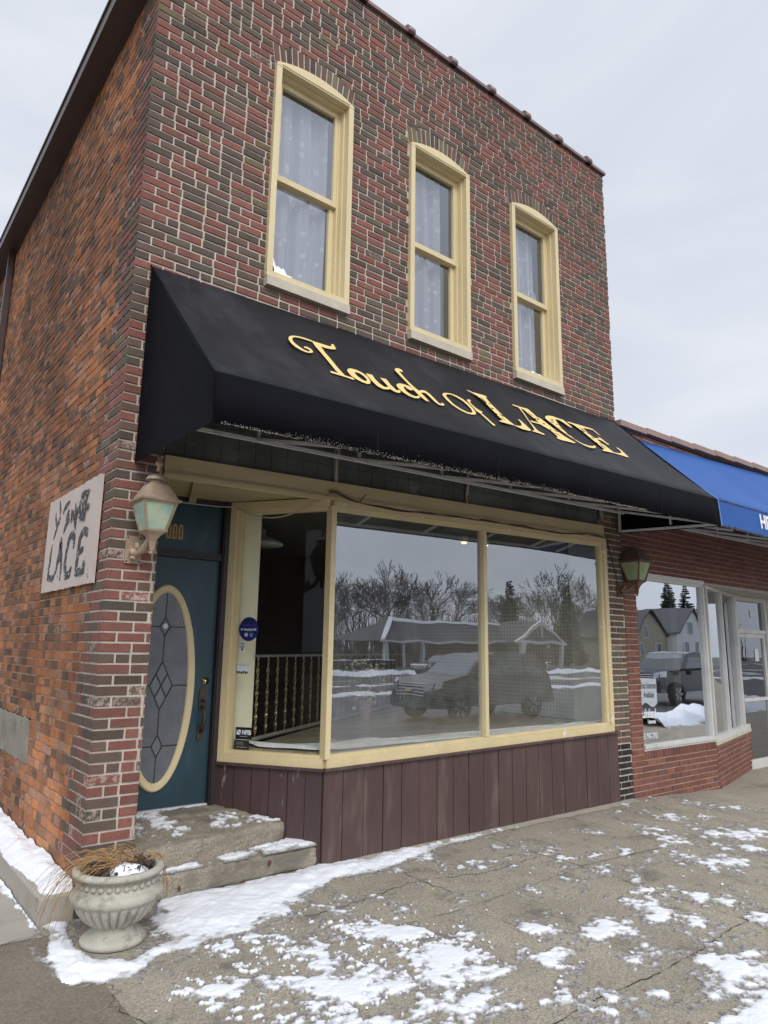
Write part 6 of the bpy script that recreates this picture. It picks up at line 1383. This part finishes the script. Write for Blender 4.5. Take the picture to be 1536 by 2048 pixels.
for k, x in enumerate((33, 35.6, 37.6)):
    t = thing('picnic_table', 'dark picnic table with snow on top beside the park building', 'table', (x, -44, -.16), 'picnic tables across the street')
    m = MB(); m.box(x - .8, -44.4, .55, x + .8, -43.6, .62); m.build('tabletop', M['snow'], t)
    m = MB(); m.box(x - .8, -44.9, .3, x + .8, -44.6, .36); m.box(x - .8, -43.4, .3, x + .8, -43.1, .36); m.build('bench', M['rubber'], t)
    m = MB(); m.box(x - .6, -44.7, -.16, x - .52, -43.3, .55); m.box(x + .52, -44.7, -.16, x + .6, -43.3, .55); m.build('leg', M['rubber'], t)
def house(name, label, x, y, w_, d_, h_, ridge, wm, rm):
    t = thing(name, label, 'house', (x, y, -.16)); m = MB()
    m.prism([(x - w_ / 2, y, -.2), (x + w_ / 2, y, -.2), (x + w_ / 2, y, h_), (x, y, ridge), (x - w_ / 2, y, h_)], (0, -d_, 0)); m.build('wall', wm, t)
    m = MB(); o = .35
    for s_ in (-1, 1): m.prism([(x + s_ * (w_ / 2 + o), y + o, h_ - o * .8), (x, y + o, ridge + .06), (x, y + o, ridge + .24), (x + s_ * (w_ / 2 + o), y + o, h_ - o * .8 + .18)], (0, -d_ - 2 * o, 0))
    m.build('roof', rm, t)
    for wx, wz in ((-.1 * w_, h_ * .95), (.18 * w_, h_ * .35), (-.25 * w_, h_ * .35)):
        m = MB(); m.box(x + wx - .5, y, wz, x + wx + .5, y + .05, wz + 1.5); f = m.build('window', M['carglass'], t)
        m = MB()
        for a, b, c, d2 in ((-.58, -.5, -.08, 1.58), (.5, .58, -.08, 1.58), (-.5, .5, -.08, 0), (-.5, .5, 1.5, 1.58)): m.box(x + wx + a, y, wz + c, x + wx + b, y + .07, wz + d2)
        m.build('window_frame', wt, f)
    return t
house('clapboard_house', 'white gabled wooden house standing behind the black pickup', 87.5, -42, 7.2, 9, 4.3, 7.3, wt, dk)
house('gabled_house', 'tan gabled house with a dark roof left of the white one', 80, -43.5, 8, 9, 3.6, 6.8, mat('tan siding', (.35, .32, .24), .8, .1), dk)
# trees
bark = mat('grey brown bark', (.085, .07, .06), .95, .25, 6); needle = mat('spruce needles', (.022, .034, .026), .9, .35, 3); twigm = mat('twigs', (.075, .058, .05), .95, .25, 6)
def grow(seed, h, spread, depth=7):
    rg = random.Random(seed); T, C_ = MB(), MB()
    def br(p, d, l, r, lev):
        pts = [p]; rad = [r]; n = 4
        for k in range(n):
            d = (d + Vector((rg.gauss(0, .12), rg.gauss(0, .12), rg.gauss(.04, .08)))).normalized(); pts.append(pts[-1] + d * l / n); rad.append(r * (1 - .42 * (k + 1) / n))
        (T if lev < 2 else C_).tube(pts, rad, 6 if lev < 2 else 3, False)
        if lev >= depth: return
        for q in range(3 if lev < 5 else 2):
            i = rg.choice([2, 3, 4, 4]) if q else 4
            ax = d.orthogonal().normalized(); ax.rotate(Matrix.Rotation(rg.uniform(0, math.tau), 3, d)); nd = (d + ax * rg.uniform(.35, .9) * spread).normalized(); br(pts[i], nd, l * rg.uniform(.62, .82), max(.016, rad[i] * rg.uniform(.6, .8)), lev + 1)
    br(Vector((0, 0, -.2)), Vector((0, 0, 1)), h * .25, h * .026, 0); return T, C_
def spruce(seed, h):
    rg = random.Random(seed); T, C_ = MB(), MB(); T.tube([(0, 0, -.2), (0, 0, h * .97)], [h * .018, .02], 6)
    z = h * .08
    while z < h:
        R = (h - z) * .23 + .2
        for k in range(max(8, int(16 * (1 - z / h) + 7))):
            a = rg.uniform(0, math.tau); l = R * rg.uniform(.7, 1.15); d = Vector((math.cos(a), math.sin(a), 0)); nrm = Vector((-math.sin(a), math.cos(a), 0))
            for j in range(6):
                t = (j + 1) / 6; c = d * l * t + Vector((0, 0, z - l * .28 * t + .12 * l * t * t)); wd = l * .26 * (1.15 - t) + .07
                for s_ in (-1, 1): C_.quad(c, c + nrm * s_ * wd + d * wd * .8 + Vector((0, 0, -wd * rg.uniform(.5, 1.3))), c + d * wd * 1.3, c + d * .3 * wd + Vector((0, 0, .12)))
        z += h * .026
    return T, C_
def plant_tree(proto, name, label, x, y, s_, rot, group):
    t = thing(name, label, 'tree', (x, y, -.16), group); t.rotation_euler = (0, 0, rot); t.scale = (s_,) * 3
    for c in proto:
        o = c.copy(); COL.objects.link(o); o.parent = t
    return t
def proto(pair, nm, cm):
    a = pair[0].build('trunk', bark); b = pair[1].build('crown', cm); return [a, b]
PR_ = [proto(grow(s_, 10, sp), 'bare', twigm) for s_, sp in ((1, .8), (2, 1.0), (3, .65))]; PS_ = [proto(spruce(s_, 10), 'spruce', needle) for s_ in (1, 2)]
GB, GS = 'bare winter trees behind the park building', 'dark spruces beyond the street'
rg = random.Random(21); lb = 'leafless winter tree in the row behind the park building'
bt_ = [(33, -60, 1.0), (37, -64, 1.2), (41, -60, 1.0), (45, -66, 1.3), (50, -60, 1.45), (54, -62, 1.55), (58, -66, 1.3), (62, -60, 1.35), (66, -66, 1.5), (70, -58, 1.2), (75, -62, 1.3), (80, -58, 1.7), (29, -62, 1.0), (84, -64, 1.5), (90, -58, 1.4), (25, -58, .9), (96, -60, 1.4), (47, -70, 1.4), (39, -72, 1.2), (56, -72, 1.5)]
for k, (x, y, s_) in enumerate(bt_): plant_tree(PR_[k % 3], 'bare_tree', lb, x, y, s_, rg.uniform(0, 6), GB)
for k, (x, y, s_) in enumerate([(63.5, -52, 1.0), (96.3, -50, 1.28), (88, -51, .98), (105, -52, 1.22), (72, -50, 1.0), (112, -53, 1.2)]): plant_tree(PS_[k % 2], 'spruce_tree', 'dark conical spruce tree standing among the houses beyond the street', x, y, s_, rg.uniform(0, 6), GS)
for pr in PR_ + PS_:
    for o in pr: bpy.data.objects.remove(o)
def far(X, Y):
    n_ = fbm(X, Y, .09, 5, 91); return np.full(X.shape, 0.) + 3.2 + 2.5 * n_, np.full(X.shape, -.2)
mb = MB(); rg = random.Random(33)
for k in range(5200):
    x = rg.uniform(-30, 190); y = -80 - rg.uniform(0, 12); h = rg.uniform(3, 12) * (.75 + .5 * noise.noise(Vector((x * .06, 0, 0)))); d = Vector((rg.gauss(0, .12), rg.gauss(0, .1), 1)); mb.tube([(x, y, -.2), (x + d.x * h * .5, y + d.y * h * .5, h * .5), (x + d.x * h + rg.gauss(0, .4), y, h)], [.09, .05, .015], 3, False)
struct(mb, 'far_wood', twigm, 'stuff')
